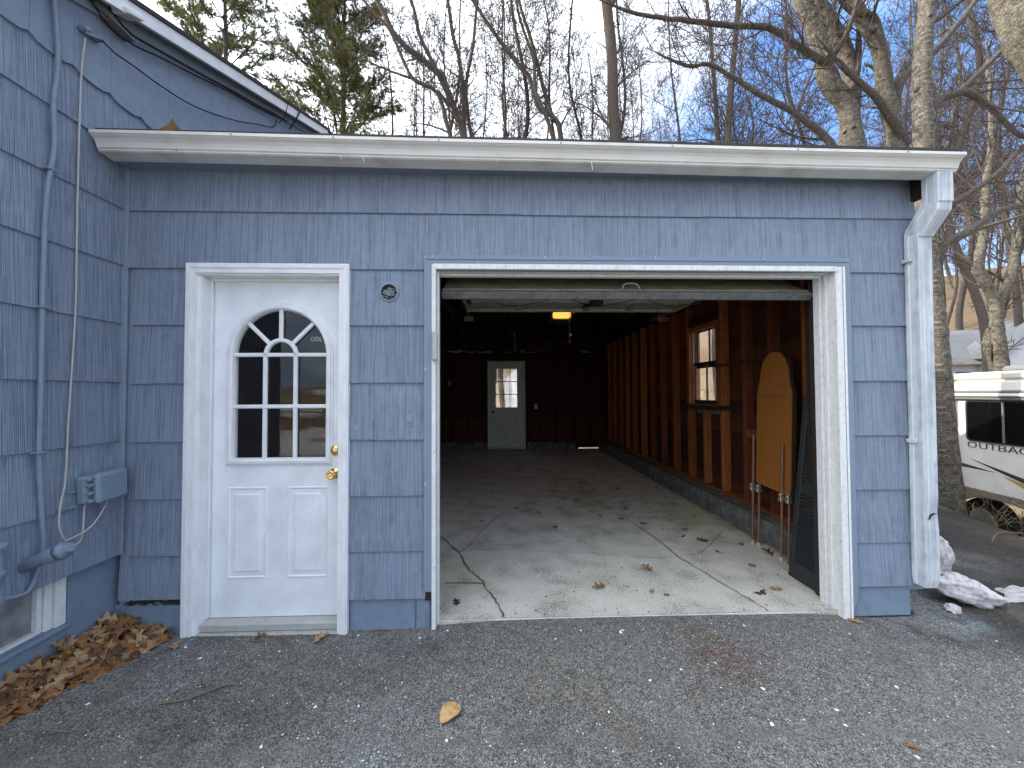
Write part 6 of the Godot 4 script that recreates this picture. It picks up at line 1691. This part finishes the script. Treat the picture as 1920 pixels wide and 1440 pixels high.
func build_inside_things() -> void:
	# opener with lit lamp and pull cord
	var o := thing("door_opener", "garage door opener with a glowing amber lamp cover under the raised door", "garage opener", V(1.0, 2.60, -3.62))
	part(o, "lamp_cover", bx(V(-0.150, 0.015, 0.10), V(0.125, 0.118, 0.20), 0.02), M.lamp)
	part(o, "housing", bx(V(-0.18, 0.0, -0.35), V(0.18, 0.16, 0.098), 0.02), M.darksteel)
	part(o, "rail", bx(V(-0.025, 0.125, 0.10), V(0.025, 0.165, 3.25), 0.003), M.darksteel)
	part(o, "trolley", bx(V(-0.05, 0.06, 0.55), V(0.05, 0.122, 0.75), 0.006), M.darksteel)
	part(o, "release_cord", tb([V(0.03, 0.07, 0.56), V(0.03, -0.16, 0.56), V(0.03, -0.40, 0.56)], 0.003, 5), M.cream)
	part(o, "tag", bx(V(0.030, -0.34, 0.555), V(0.062, -0.30, 0.558)), M.yellow)
	part(o, "pull_handle", bx(V(0.005, -0.435, 0.55), V(0.055, -0.405, 0.57), 0.005), M.red)
	for x in [-0.15, 0.15]:
		part(o, "hanger", bx(V(x - 0.01, 0.16, -0.12), V(x + 0.01, 1.2, -0.10)), M.darksteel)
	var l := OmniLight3D.new(); l.name = "lamp_light"; l.light_color = Color(1.0, 0.66, 0.25); l.light_energy = 0.06; l.omni_range = 6.0; l.omni_attenuation = 2.0; l.shadow_enabled = true; l.light_size = 0.05
	l.position = V(1.0, 2.66, -3.46); add_child(l)
	# hanging strap and chain near the back
	var s := thing("hanging_straps", "thin pair of metal straps hanging from the roof near the back door", "strap", V(0.36, 2.42, -6.6))
	part(s, "strap", bx(V(-0.012, 0.0, -0.004), V(0.012, 1.05, 0.004), 0.001), M.steel)
	part(s, "strap", tb([V(-0.10, 1.0, 0), V(-0.05, 0.6, 0.01), V(0.0, 0.32, 0.01)], 0.008, 5), M.steel)
	part(s, "bolt", bx(V(-0.03, 0.30, 0.004), V(0.03, 0.34, 0.03), 0.006), M.chrome)
	# fluff along the back plate
	var fz := MB.new()
	for i in 46:
		var x := rf(-1.5, 0.9) if i < 40 else rf(2.0, 2.35)
		var y := 2.44 + rf(-0.02, 0.03)
		fz.box(V(x, y, -6.93), V(x + rf(0.02, 0.14), y + rf(0.008, 0.03), -6.89), 0.004)
	solo("plate_debris", fz, M.cream, "pale scraps of old insulation lying along the beam over the back door", "debris")
	# switch by the back door, small pale box
	var sw := thing("light_switch", "small white switch plate on the dark wall right of the back door", "switch", V(0.90, 1.08, -6.905))
	part(sw, "plate", bx(V(-0.035, -0.06, -0.01), V(0.035, 0.06, 0.006), 0.003), M.white)
	part(sw, "toggle", bx(V(-0.012, -0.025, 0.0062), V(0.012, 0.025, 0.012), 0.002), M.darksteel)
	var ou := thing("wall_outlet", "small grey outlet box on the dark wall left of the back door", "outlet", V(-1.262, 1.664, -6.90))
	part(ou, "box", bx(V(-0.035, -0.055, -0.02), V(0.035, 0.055, 0.01), 0.004), M.steel)
	part(ou, "socket", bx(V(-0.016, -0.03, 0.0102), V(0.016, 0.03, 0.014), 0.003), M.darksteel)
	# shelf cord across the studs
	solo("wall_pipe", tb([V(2.60, 1.735, -2.02), V(2.60, 1.745, -1.5), V(2.60, 1.765, -0.95)], 0.014, 6), M.darksteel, "thin dark pipe running along the studs from the window to the leaning board", "pipe")
	# folded table leaning on the studs: arched brown board with two pairs of tube legs
	var t := thing("folded_table", "arched brown board with paired metal tube legs, standing on end against the studs", "folded table", V(2.40, 0, -0.86))
	# board stands in a plane that runs along the wall, leaning back slightly
	var lean := Transform3D(Basis(Vector3.BACK, -0.035), Vector3.ZERO)
	var toB := lean * Transform3D(Basis(V(0, 0, -1), V(0, 1, 0), V(1, 0, 0)), Vector3.ZERO)      # poly x -> -z, prism z -> +x
	var poly := PackedVector2Array()
	var hw := 0.205
	poly.append(Vector2(-hw, 0.555)); poly.append(Vector2(hw, 0.575)); poly.append(Vector2(hw, 1.40)); poly.append(Vector2(hw - 0.012, 1.46)); poly.append(Vector2(hw - 0.028, 1.50)); poly.append(Vector2(hw - 0.030, 1.52))
	for i in 15:
		var a := PI * (0.06 + 0.88 * i / 14.0)
		poly.append(Vector2(0.165 * cos(a), 1.575 + 0.21 * sin(a)))
	poly.append(Vector2(-hw + 0.030, 1.52)); poly.append(Vector2(-hw + 0.028, 1.50)); poly.append(Vector2(-hw + 0.012, 1.46)); poly.append(Vector2(-hw, 1.40))
	var bm := MB.new(); bm.prism(poly, -0.012, -0.002, toB); part(t, "board", bm, M.hardboard)
	var ep := PackedVector2Array()
	for q in poly:
		ep.append(Vector2(q.x * 1.06, q.y + (0.012 if q.y > 1.5 else 0.0)))
	var em := MB.new(); em.prism(ep, 0.0, 0.026, toB); part(t, "moulded_edge", em, M.darkwood)
	# stamped words on the underside, too worn to read
	var stm := MB.new()
	for i in 11:
		if i == 5: continue
		var x := -0.15 + 0.027 * i
		stm.box(V(x, 1.372, -0.0), V(x + 0.004, 1.40, 0.0012)); stm.box(V(x + 0.004, 1.372 if i % 2 == 0 else 1.394, 0.0), V(x + 0.015, 1.377 if i % 2 == 0 else 1.40, 0.0012)); stm.box(V(x + 0.015, 1.374, 0.0), V(x + 0.018, 1.398, 0.0012))
	var st2 := part(t, "worn_stamp", stm, M.bronze); st2.transform = lean * Transform3D(Basis(V(0, 0, 1), V(0, 1, 0), V(-1, 0, 0)), V(-0.0125, 0, 0))
	for q in [[0.215, 1.02, -0.03], [0.150, 0.58, 0.012], [-0.145, 0.98, -0.035], [-0.205, 0.60, 0.012]]:
		var zq: float = -q[0]
		part(t, "leg", tb([V(-0.020 + q[2] * 0.3, 0.0, zq), V(-0.020 + q[2] * 0.3 + q[1] * 0.03, q[1], zq)], 0.011, 10), M.bronze)
		part(t, "leg_tip", tb([V(-0.020 + q[2] * 0.3, 0.0, zq), V(-0.020 + q[2] * 0.3, 0.035, zq)], 0.0145, 10), M.bronze if q[0] == -0.205 else M.cream)
		var cl := MB.new(); cl.box(V(-0.022, -0.018, -0.018), V(0.022, 0.018, 0.018), 0.005, Transform3D(Basis.IDENTITY, V(-0.010 + q[2] * 0.3, 0.515, zq)))
		part(t, "clamp", cl, M.chrome)
		var cl2 := MB.new(); cl2.box(V(-0.020, -0.014, -0.016), V(0.020, 0.014, 0.016), 0.005, Transform3D(Basis.IDENTITY, V(-0.010 + q[2] * 0.3, 0.552, zq)))
		part(t, "clamp", cl2, M.chrome)
	# louvred shutter leaning by the opening
	var sh := thing("louvred_shutter", "black louvred shutter standing against the wall just inside the right jamb", "shutter", V(2.250, 0.002, -0.480))
	var SX := Transform3D(Basis(V(0, 0, 1), V(0.040, 1.40, 0.139).normalized(), V(-1, 0.03, 0)), Vector3.ZERO)
	var W := 0.36; var H := 1.405
	for q in [[0.0, 0.045, 0.0, H], [W - 0.045, W, 0.0, H], [0.0455, W - 0.0455, 0.0, 0.13], [0.0455, W - 0.0455, H - 0.075, H], [0.0455, W - 0.0455, 0.665, 0.755]]:
		var mm := MB.new(); mm.box(V(q[0], q[2], -0.014), V(q[1], q[3], 0.014), 0.003, SX); part(sh, "stile" if q[3] - q[2] > 1.0 else "rail", mm, M.shutter)
	var lm := MB.new(); lm.box(V(0.046, -0.004, -0.015), V(W - 0.046, 0.004, 0.015), 0.002, SX * Transform3D(Basis(Vector3.RIGHT, 0.72), Vector3.ZERO))
	var lme := lm.mesh(M.shutter)
	var y := 0.148
	while y < H - 0.085:
		if y < 0.655 or y > 0.762:
			share(sh, "louvre", lme, Transform3D(Basis.IDENTITY, SX.basis * V(0, y, 0)))
		y += 0.0262

# ---------------------------------------------------------------- leaves and litter
func build_litter() -> void:
	var LM := []
	for i in 8:
		LM.append([oak_leaf(1.0, 500 + i, [0.10, -0.12, 0.22, -0.25, 0.05, 0.3, -0.08, 0.15][i])])
	# heap in the corner
	var hp := thing("leaf_heap", "heap of dry brown oak leaves drifted along the house wall into the corner", "leaf heap", V(-2.34, -0.05, 0.0))
	var hh := func(x: float, z: float) -> float:       # local height
		var along := clampf(1.0 - z / 0.85, 0, 1)
		var w := lerpf(0.10, 0.33, smoothstep(0.75, 0.0, z))
		return 0.135 * smoothstep(0.0, 0.35, along + 0.1) * pow(clampf(1.0 - x / w, 0, 1), 0.8) * (0.6 + 0.4 * smoothstep(0.8, 0.1, z))
	var mound := MB.new()
	mound.grid(20, 26, func(a: float, b: float) -> Array:
		var x := a * 0.36 - 0.01; var z := b * 0.84 + 0.005
		return [V(x, float(hh.call(x, z)) - 0.018, z), Color.WHITE])
	part(hp, "damp_leaf_bed", mound, M.leaf5)
	var meshes := []
	for i in 8:
		for k in 6:
			var am: ArrayMesh = LM[i][0].mesh(M["leaf%d" % k]); meshes.append(am)
	var cnt := 0
	while cnt < 285:
		var z := rf(0.0, 0.82); var w := lerpf(0.11, 0.36, smoothstep(0.75, 0.0, z)); var x := rf(0.0, 1.0) * w
		var y: float = hh.call(x, z)
		var L := rf(0.07, 0.135)
		var nrm := (V(0.9, 1.0, 0.15) + V(rf(-1, 1), rf(-0.3, 0.5), rf(-1, 1)) * 0.6).normalized()
		var b := Basis(Quaternion(Vector3.UP, nrm)) * Basis(Vector3.UP, rf(0, TAU))
		var k := [0, 1, 1, 2, 3, 3, 4, 5, 4, 0][rng.randi_range(0, 9)] as int
		share(hp, "leaf", meshes[rng.randi_range(0, 7) * 6 + k], Transform3D(b.scaled_local(V(L, L, L)), V(x, y + rf(0.0, 0.02), z)))
		cnt += 1
	# single leaves
	var one := func(nm: String, mi: int, k: int, L: float, at: Vector3, rot: Vector3, label: String, cat := "leaf", grp := "") -> void:
		var o := MeshInstance3D.new(); o.name = numbered(nm); o.mesh = meshes[mi * 6 + k]; o.position = at; o.rotation = rot; o.scale = V(L, L, L)
		add_child(o); o.set_meta("label", label); o.set_meta("category", cat)
		if grp: o.set_meta("group", grp)
	var gl := "dry leaves lying on the garage floor"
	var da := "dry leaves lying on the driveway"
	one.call("oak_leaf", 2, 4, 0.115, V(0.717, 0.012, -0.353), V(0, 1.9, 0.1), "rust-brown oak leaf on the concrete near the opening, centre of the floor", "leaf", gl)
	one.call("oak_leaf", 5, 4, 0.105, V(1.165, 0.012, -0.593), V(0.1, 0.5, 0), "orange curled oak leaf on the pale slab beside the long floor joint", "leaf", gl)
	one.call("oak_leaf", 1, 3, 0.07, V(1.09, 0.010, -0.28), V(0, 2.6, 0), "pinkish tan scrap of leaf near the slab's front edge", "leaf", gl)
	one.call("oak_leaf", 4, 0, 0.05, V(1.165, 0.008, -0.235), V(0, 1.2, 0), "small brown leaf right beside the pinkish scrap", "leaf", gl)
	one.call("oak_leaf", 6, 5, 0.09, V(-0.31, 0.010, -0.20), V(0, 0.3, 0), "dull brown leaf just inside the left jamb", "leaf", gl)
	one.call("oak_leaf", 0, 2, 0.12, V(1.93, 0.012, -1.14), V(0, 0.9, 0), "dark red-brown oak leaf, largest of those before the table legs", "leaf", gl)
	one.call("oak_leaf", 3, 2, 0.085, V(1.80, 0.012, -1.27), V(0, 2.2, 0), "dark leaf behind the largest leaf of the curb-side cluster", "leaf", gl)
	one.call("oak_leaf", 7, 2, 0.075, V(1.90, 0.012, -1.42), V(0, 4.2, 0), "small reddish leaf at the back of the curb-side cluster", "leaf", gl)
	one.call("oak_leaf", 1, 5, 0.11, V(1.836, 0.012, -0.25), V(0, 5.0, 0), "dark brown leaf on the slab before the shutter's foot", "leaf", gl)
	one.call("oak_leaf", 4, 3, 0.10, V(1.99, 0.010, -0.285), V(0.0, 1.35, 0), "narrow straw-coloured leaf beside the dark one before the shutter", "leaf", gl)
	one.call("oak_leaf", 5, 5, 0.12, V(2.33, 0.015, -0.83), V(0.1, 0.2, 0), "curled dark leaf between the two pairs of table legs", "leaf", gl)
	var far := [[0.57,-1.548],[1.753,-4.009],[0.99,-2.48],[1.363,-3.462],[1.505,-2.125],[1.349,-1.756],[2.194,-1.806],[2.314,-3.089],[0.2,-2.2],[1.15,-1.9],[0.75,-2.9],[1.9,-2.6],[-0.1,-2.9],[1.7,-3.0],[2.2,-2.3],[0.45,-2.0],[-0.2,-1.75],[1.55,-1.62],[2.05,-0.62],[1.95,-0.9]]
	for i in far.size():
		one.call("oak_leaf", i % 8, 5 if i % 3 else 2, rf(0.06, 0.10), V(far[i][0], 0.011, far[i][1]), V(0, rf(0, 6), 0), "dark crumpled leaf scattered over the dim garage floor", "leaf", "dark leaves scattered over the garage floor")
	solo("leaf_scrap", blob(V(0.022, 0.012, 0.016), 4, 0.7, 1.6, 12, 8), M.leaf_red, "small bright red scrap on the floor in front of the table legs", "scrap", "", V(2.24, 0.012, -1.04))
	# driveway leaves
	var bl := MeshInstance3D.new(); bl.name = numbered("beech_leaf"); bl.mesh = toothed_leaf(0.105).mesh(M.leaf_tan); bl.position = V(-0.235, -0.040, 0.632); bl.rotation = V(0, -0.55, 0); bl.scale = V(1.15, 1.0, 1.15); add_child(bl)
	bl.set_meta("label", "large tan toothed leaf lying alone on the asphalt in the foreground"); bl.set_meta("category", "leaf"); bl.set_meta("group", da)
	one.call("oak_leaf", 0, 3, 0.10, V(-1.075, -0.028, 0.082), V(0.1, -0.6, 0), "pale tan oak leaf on the asphalt in front of the side door's sill", "leaf", da)
	one.call("oak_leaf", 4, 1, 0.055, V(1.05, -0.040, 0.406), V(0, 1.5, 0), "small orange leaf on the asphalt left of the rusty crumbs", "leaf", da)
	one.call("oak_leaf", 3, 1, 0.05, V(1.191, -0.042, 0.634), V(0, 2.5, 0), "small ochre leaf on the asphalt below the rusty crumbs", "leaf", da)
	one.call("oak_leaf", 6, 1, 0.035, V(1.157, -0.044, 0.83), V(0, 0.3, 0), "tiny orange leaf at the very front of the asphalt", "leaf", da)
	one.call("oak_leaf", 1, 4, 0.055, V(1.39, -0.042, 0.69), V(0, 3.3, 0), "curled brown leaf with a pale stalk right of the small ochre leaf", "leaf", da)
	one.call("oak_leaf", 5, 4, 0.045, V(0.061, -0.042, 0.629), V(0, 0.8, 0), "small orange-brown leaf right of the large toothed leaf", "leaf", da)
	one.call("oak_leaf", 2, 4, 0.06, V(1.70, -0.042, 0.85), V(0, 1.1, 0), "brown leaf on the asphalt towards the lower right", "leaf", da)
	one.call("oak_leaf", 7, 0, 0.07, V(-1.45, -0.036, 0.045), V(0, 2.1, 0.2), "curled brown leaf against the side door's sill", "leaf", da)
	one.call("oak_leaf", 4, 3, 0.09, V(-1.88, -0.030, 0.11), V(0, 0.4, 0), "tan oak leaf at the near end of the leaf heap, apart on the asphalt", "leaf", da)
	one.call("oak_leaf", 0, 1, 0.09, V(2.245, -0.028, 0.045), V(0, 0.9, 0.2), "small brown leaf at the foot of the right jamb", "leaf", da)
	var gm := MB.new()
	for s in [-1.0, 1.0]:
		gm.quad(V(0, 0.022, -0.03), V(s * 0.05, 0.0, 0.02), V(s * 0.045, 0.003, 0.035), V(0, 0.012, 0.0))
	solo("green_leaf", gm, M.leaf_green, "dark green folded leaf on the asphalt against the slab's front edge", "leaf", da, V(0.162, -0.038, 0.02))
	var ol := MeshInstance3D.new(); ol.name = numbered("oak_leaf"); ol.mesh = meshes[2 * 6 + 0]; ol.position = V(-1.855, 2.915, 0.215); ol.rotation = V(-1.35, 0.25, 0.4); ol.scale = V(0.17, 0.17, 0.17); add_child(ol)
	ol.set_meta("label", "brown oak leaf sticking up from the gutter near the house wall"); ol.set_meta("category", "leaf")
	# paint flakes, needles and twigs over the asphalt
	var fl := MB.new()
	for i in 620:
		var x := rf(-2.1, 3.2); var z := 0.05 + 1.15 * pow(rng.randf(), 1.3)
		if x > 2.3 and rng.randf() < 0.4: continue
		var big := 0.004 if rng.randf() < 0.93 else 0.010
		var y := driveway_h(x, z) + 0.0045
		var n := rng.randi_range(4, 6); var a0 := rf(0, TAU); var c0 := V(x, y + rf(0.0, 0.002), z)
		var pts := []
		for k in n: pts.append(c0 + V(cos(a0 + TAU * k / n), rf(-0.1, 0.2), -sin(a0 + TAU * k / n)) * big * rf(0.4, 1.3))
		for k in range(1, n - 1): fl.tri(pts[0], pts[k], pts[k + 1])
	struct("paint_flakes", fl, M.flake, "stuff", "white paint flakes scattered over the asphalt")
	var sc := MB.new()
	for cl in [[-0.86, 0.93, 0.05, 90], [-0.52, 0.83, 0.05, 80], [-0.62, 0.88, 0.09, 60], [-1.2, 0.66, 0.03, 14], [0.95, -0.12, 0.04, 0]]:
		for i in cl[3]:
			var x: float = cl[0] + rng.randfn(0, cl[2]); var z: float = cl[1] + rng.randfn(0, cl[2] * 0.7); var r := rf(0.0015, 0.006); var y := driveway_h(x, z) + 0.005
			sc.tri(V(x - r, y, z + r), V(x + r, y, z + r * rf(0.2, 1)), V(x + r * rf(-1, 1), y + 0.001, z - r))
	struct("paint_spatter", sc, M.nest, "stuff", "pale spattered patches of paint on the asphalt")
	var nd := MB.new()
	for i in 360:
		var x := rf(-2.1, 3.0); var z := rf(0.03, 1.2); var a := rf(0, TAU); var L := rf(0.015, 0.06); var y := driveway_h(x, z) + 0.006
		var d := V(cos(a), 0, sin(a)) * L
		nd.tube(PackedVector3Array([V(x, y, z), V(x, y + 0.003, z) + d * 0.5 + V(rf(-1, 1), 0, rf(-1, 1)) * L * 0.1, V(x, y, z) + d]), PackedFloat32Array([0.0008, 0.0008, 0.0006]), 3, false)
	struct("pine_needles", nd, M.straw, "stuff", "dry pine needles strewn over the asphalt")
	var cr := MB.new()
	for i in 900:
		var g := [[1.195, 0.30, 0.12], [1.22, 0.42, 0.13], [1.15, 0.14, 0.07], [1.45, 0.38, 0.22], [-1.3, 0.05, 0.25], [-0.75, 0.015, 0.10]][rng.randi_range(0, 5) if i % 2 == 0 else rng.randi_range(0, 1)] as Array
		var x: float = g[0] + rng.randfn(0, g[2]); var z: float = maxf(0.012, g[1] + rng.randfn(0, g[2] * (0.8 if g[0] > 0 else 0.08))); var y := driveway_h(x, z) + 0.004; var s := rf(0.0015, 0.0045)
		cr.box(V(x - s, y, z - s * 0.6), V(x + s, y + s * 0.7, z + s * 0.6))
	struct("bark_crumbs", cr, M.crumb, "stuff", "rust-brown bark crumbs scattered on the asphalt")
	var db := MB.new()
	for i in 2600:
		var x := rf(-0.38, 2.42); var z := -0.03 - 3.8 * pow(rng.randf(), 1.5); var s := rf(0.0012, 0.0034) if rng.randf() < 0.9 else rf(0.004, 0.009)
		if x > 1.9 and rng.randf() < 0.4: x = 2.47 - 0.25 * pow(rng.randf(), 2.0)
		var c0 := V(x, 0.006, z); var n := rng.randi_range(3, 6); var a0 := rf(0, TAU); var ax := rf(0.35, 1.0); var an := rf(0, TAU); var pts := []
		for k in n:
			var e := Vector2(cos(a0 + TAU * k / n), sin(a0 + TAU * k / n) * ax).rotated(an) * s * rf(0.5, 1.4)
			pts.append(c0 + V(e.x, rf(0, 0.5) * s, -e.y))
		for k in range(1, n - 1): db.tri(pts[0], pts[k], pts[k + 1])
	struct("floor_crumbs", db, M.debris, "stuff", "dark leaf crumbs and dirt on the garage floor")
	# fallen sticks
	var sticks := [
		[[V(-1.62, -0.035, 0.52), V(-1.5, -0.03, 0.50), V(-1.38, -0.03, 0.42), V(-1.30, -0.03, 0.43)], 0.0045, "forked grey stick on the asphalt right of the leaf heap"],
		[[V(0.40, -0.038, 0.60), V(0.46, -0.03, 0.68), V(0.50, -0.03, 0.78), V(0.56, -0.035, 0.86)], 0.003, "thin dark twig lying towards the camera right of the middle"],
		[[V(2.50, -0.035, 0.06), V(2.62, -0.03, 0.16), V(2.72, -0.035, 0.30)], 0.004, "dark stick lying out from the right corner of the garage"],
		[[V(3.5, -0.05, 0.0), V(3.72, -0.045, -0.12), V(4.0, -0.05, -0.18), V(4.25, -0.05, -0.30)], 0.006, "black stick on the wet asphalt behind the snow lumps"],
		[[V(4.9, -0.075, -1.2), V(5.2, -0.05, -1.35), V(5.4, -0.05, -1.30), V(5.3, -0.06, -1.2)], 0.006, "curved pale stick on the asphalt near the brush"],
		[[V(-2.25, -0.01, 0.72), V(-2.05, 0.0, 0.68), V(-1.86, -0.03, 0.66)], 0.004, "stick beside the near end of the leaf heap"],
		[[V(-0.42, 0.004, -0.46), V(-0.25, 0.007, -0.45), V(-0.12, 0.007, -0.44)], 0.0035, "thin straight twig on the concrete just inside the left jamb"]]
	for s in sticks:
		solo("fallen_stick", cable(s[0], s[1], 5, 0.03), M.stick, s[2], "stick", "sticks on the ground")
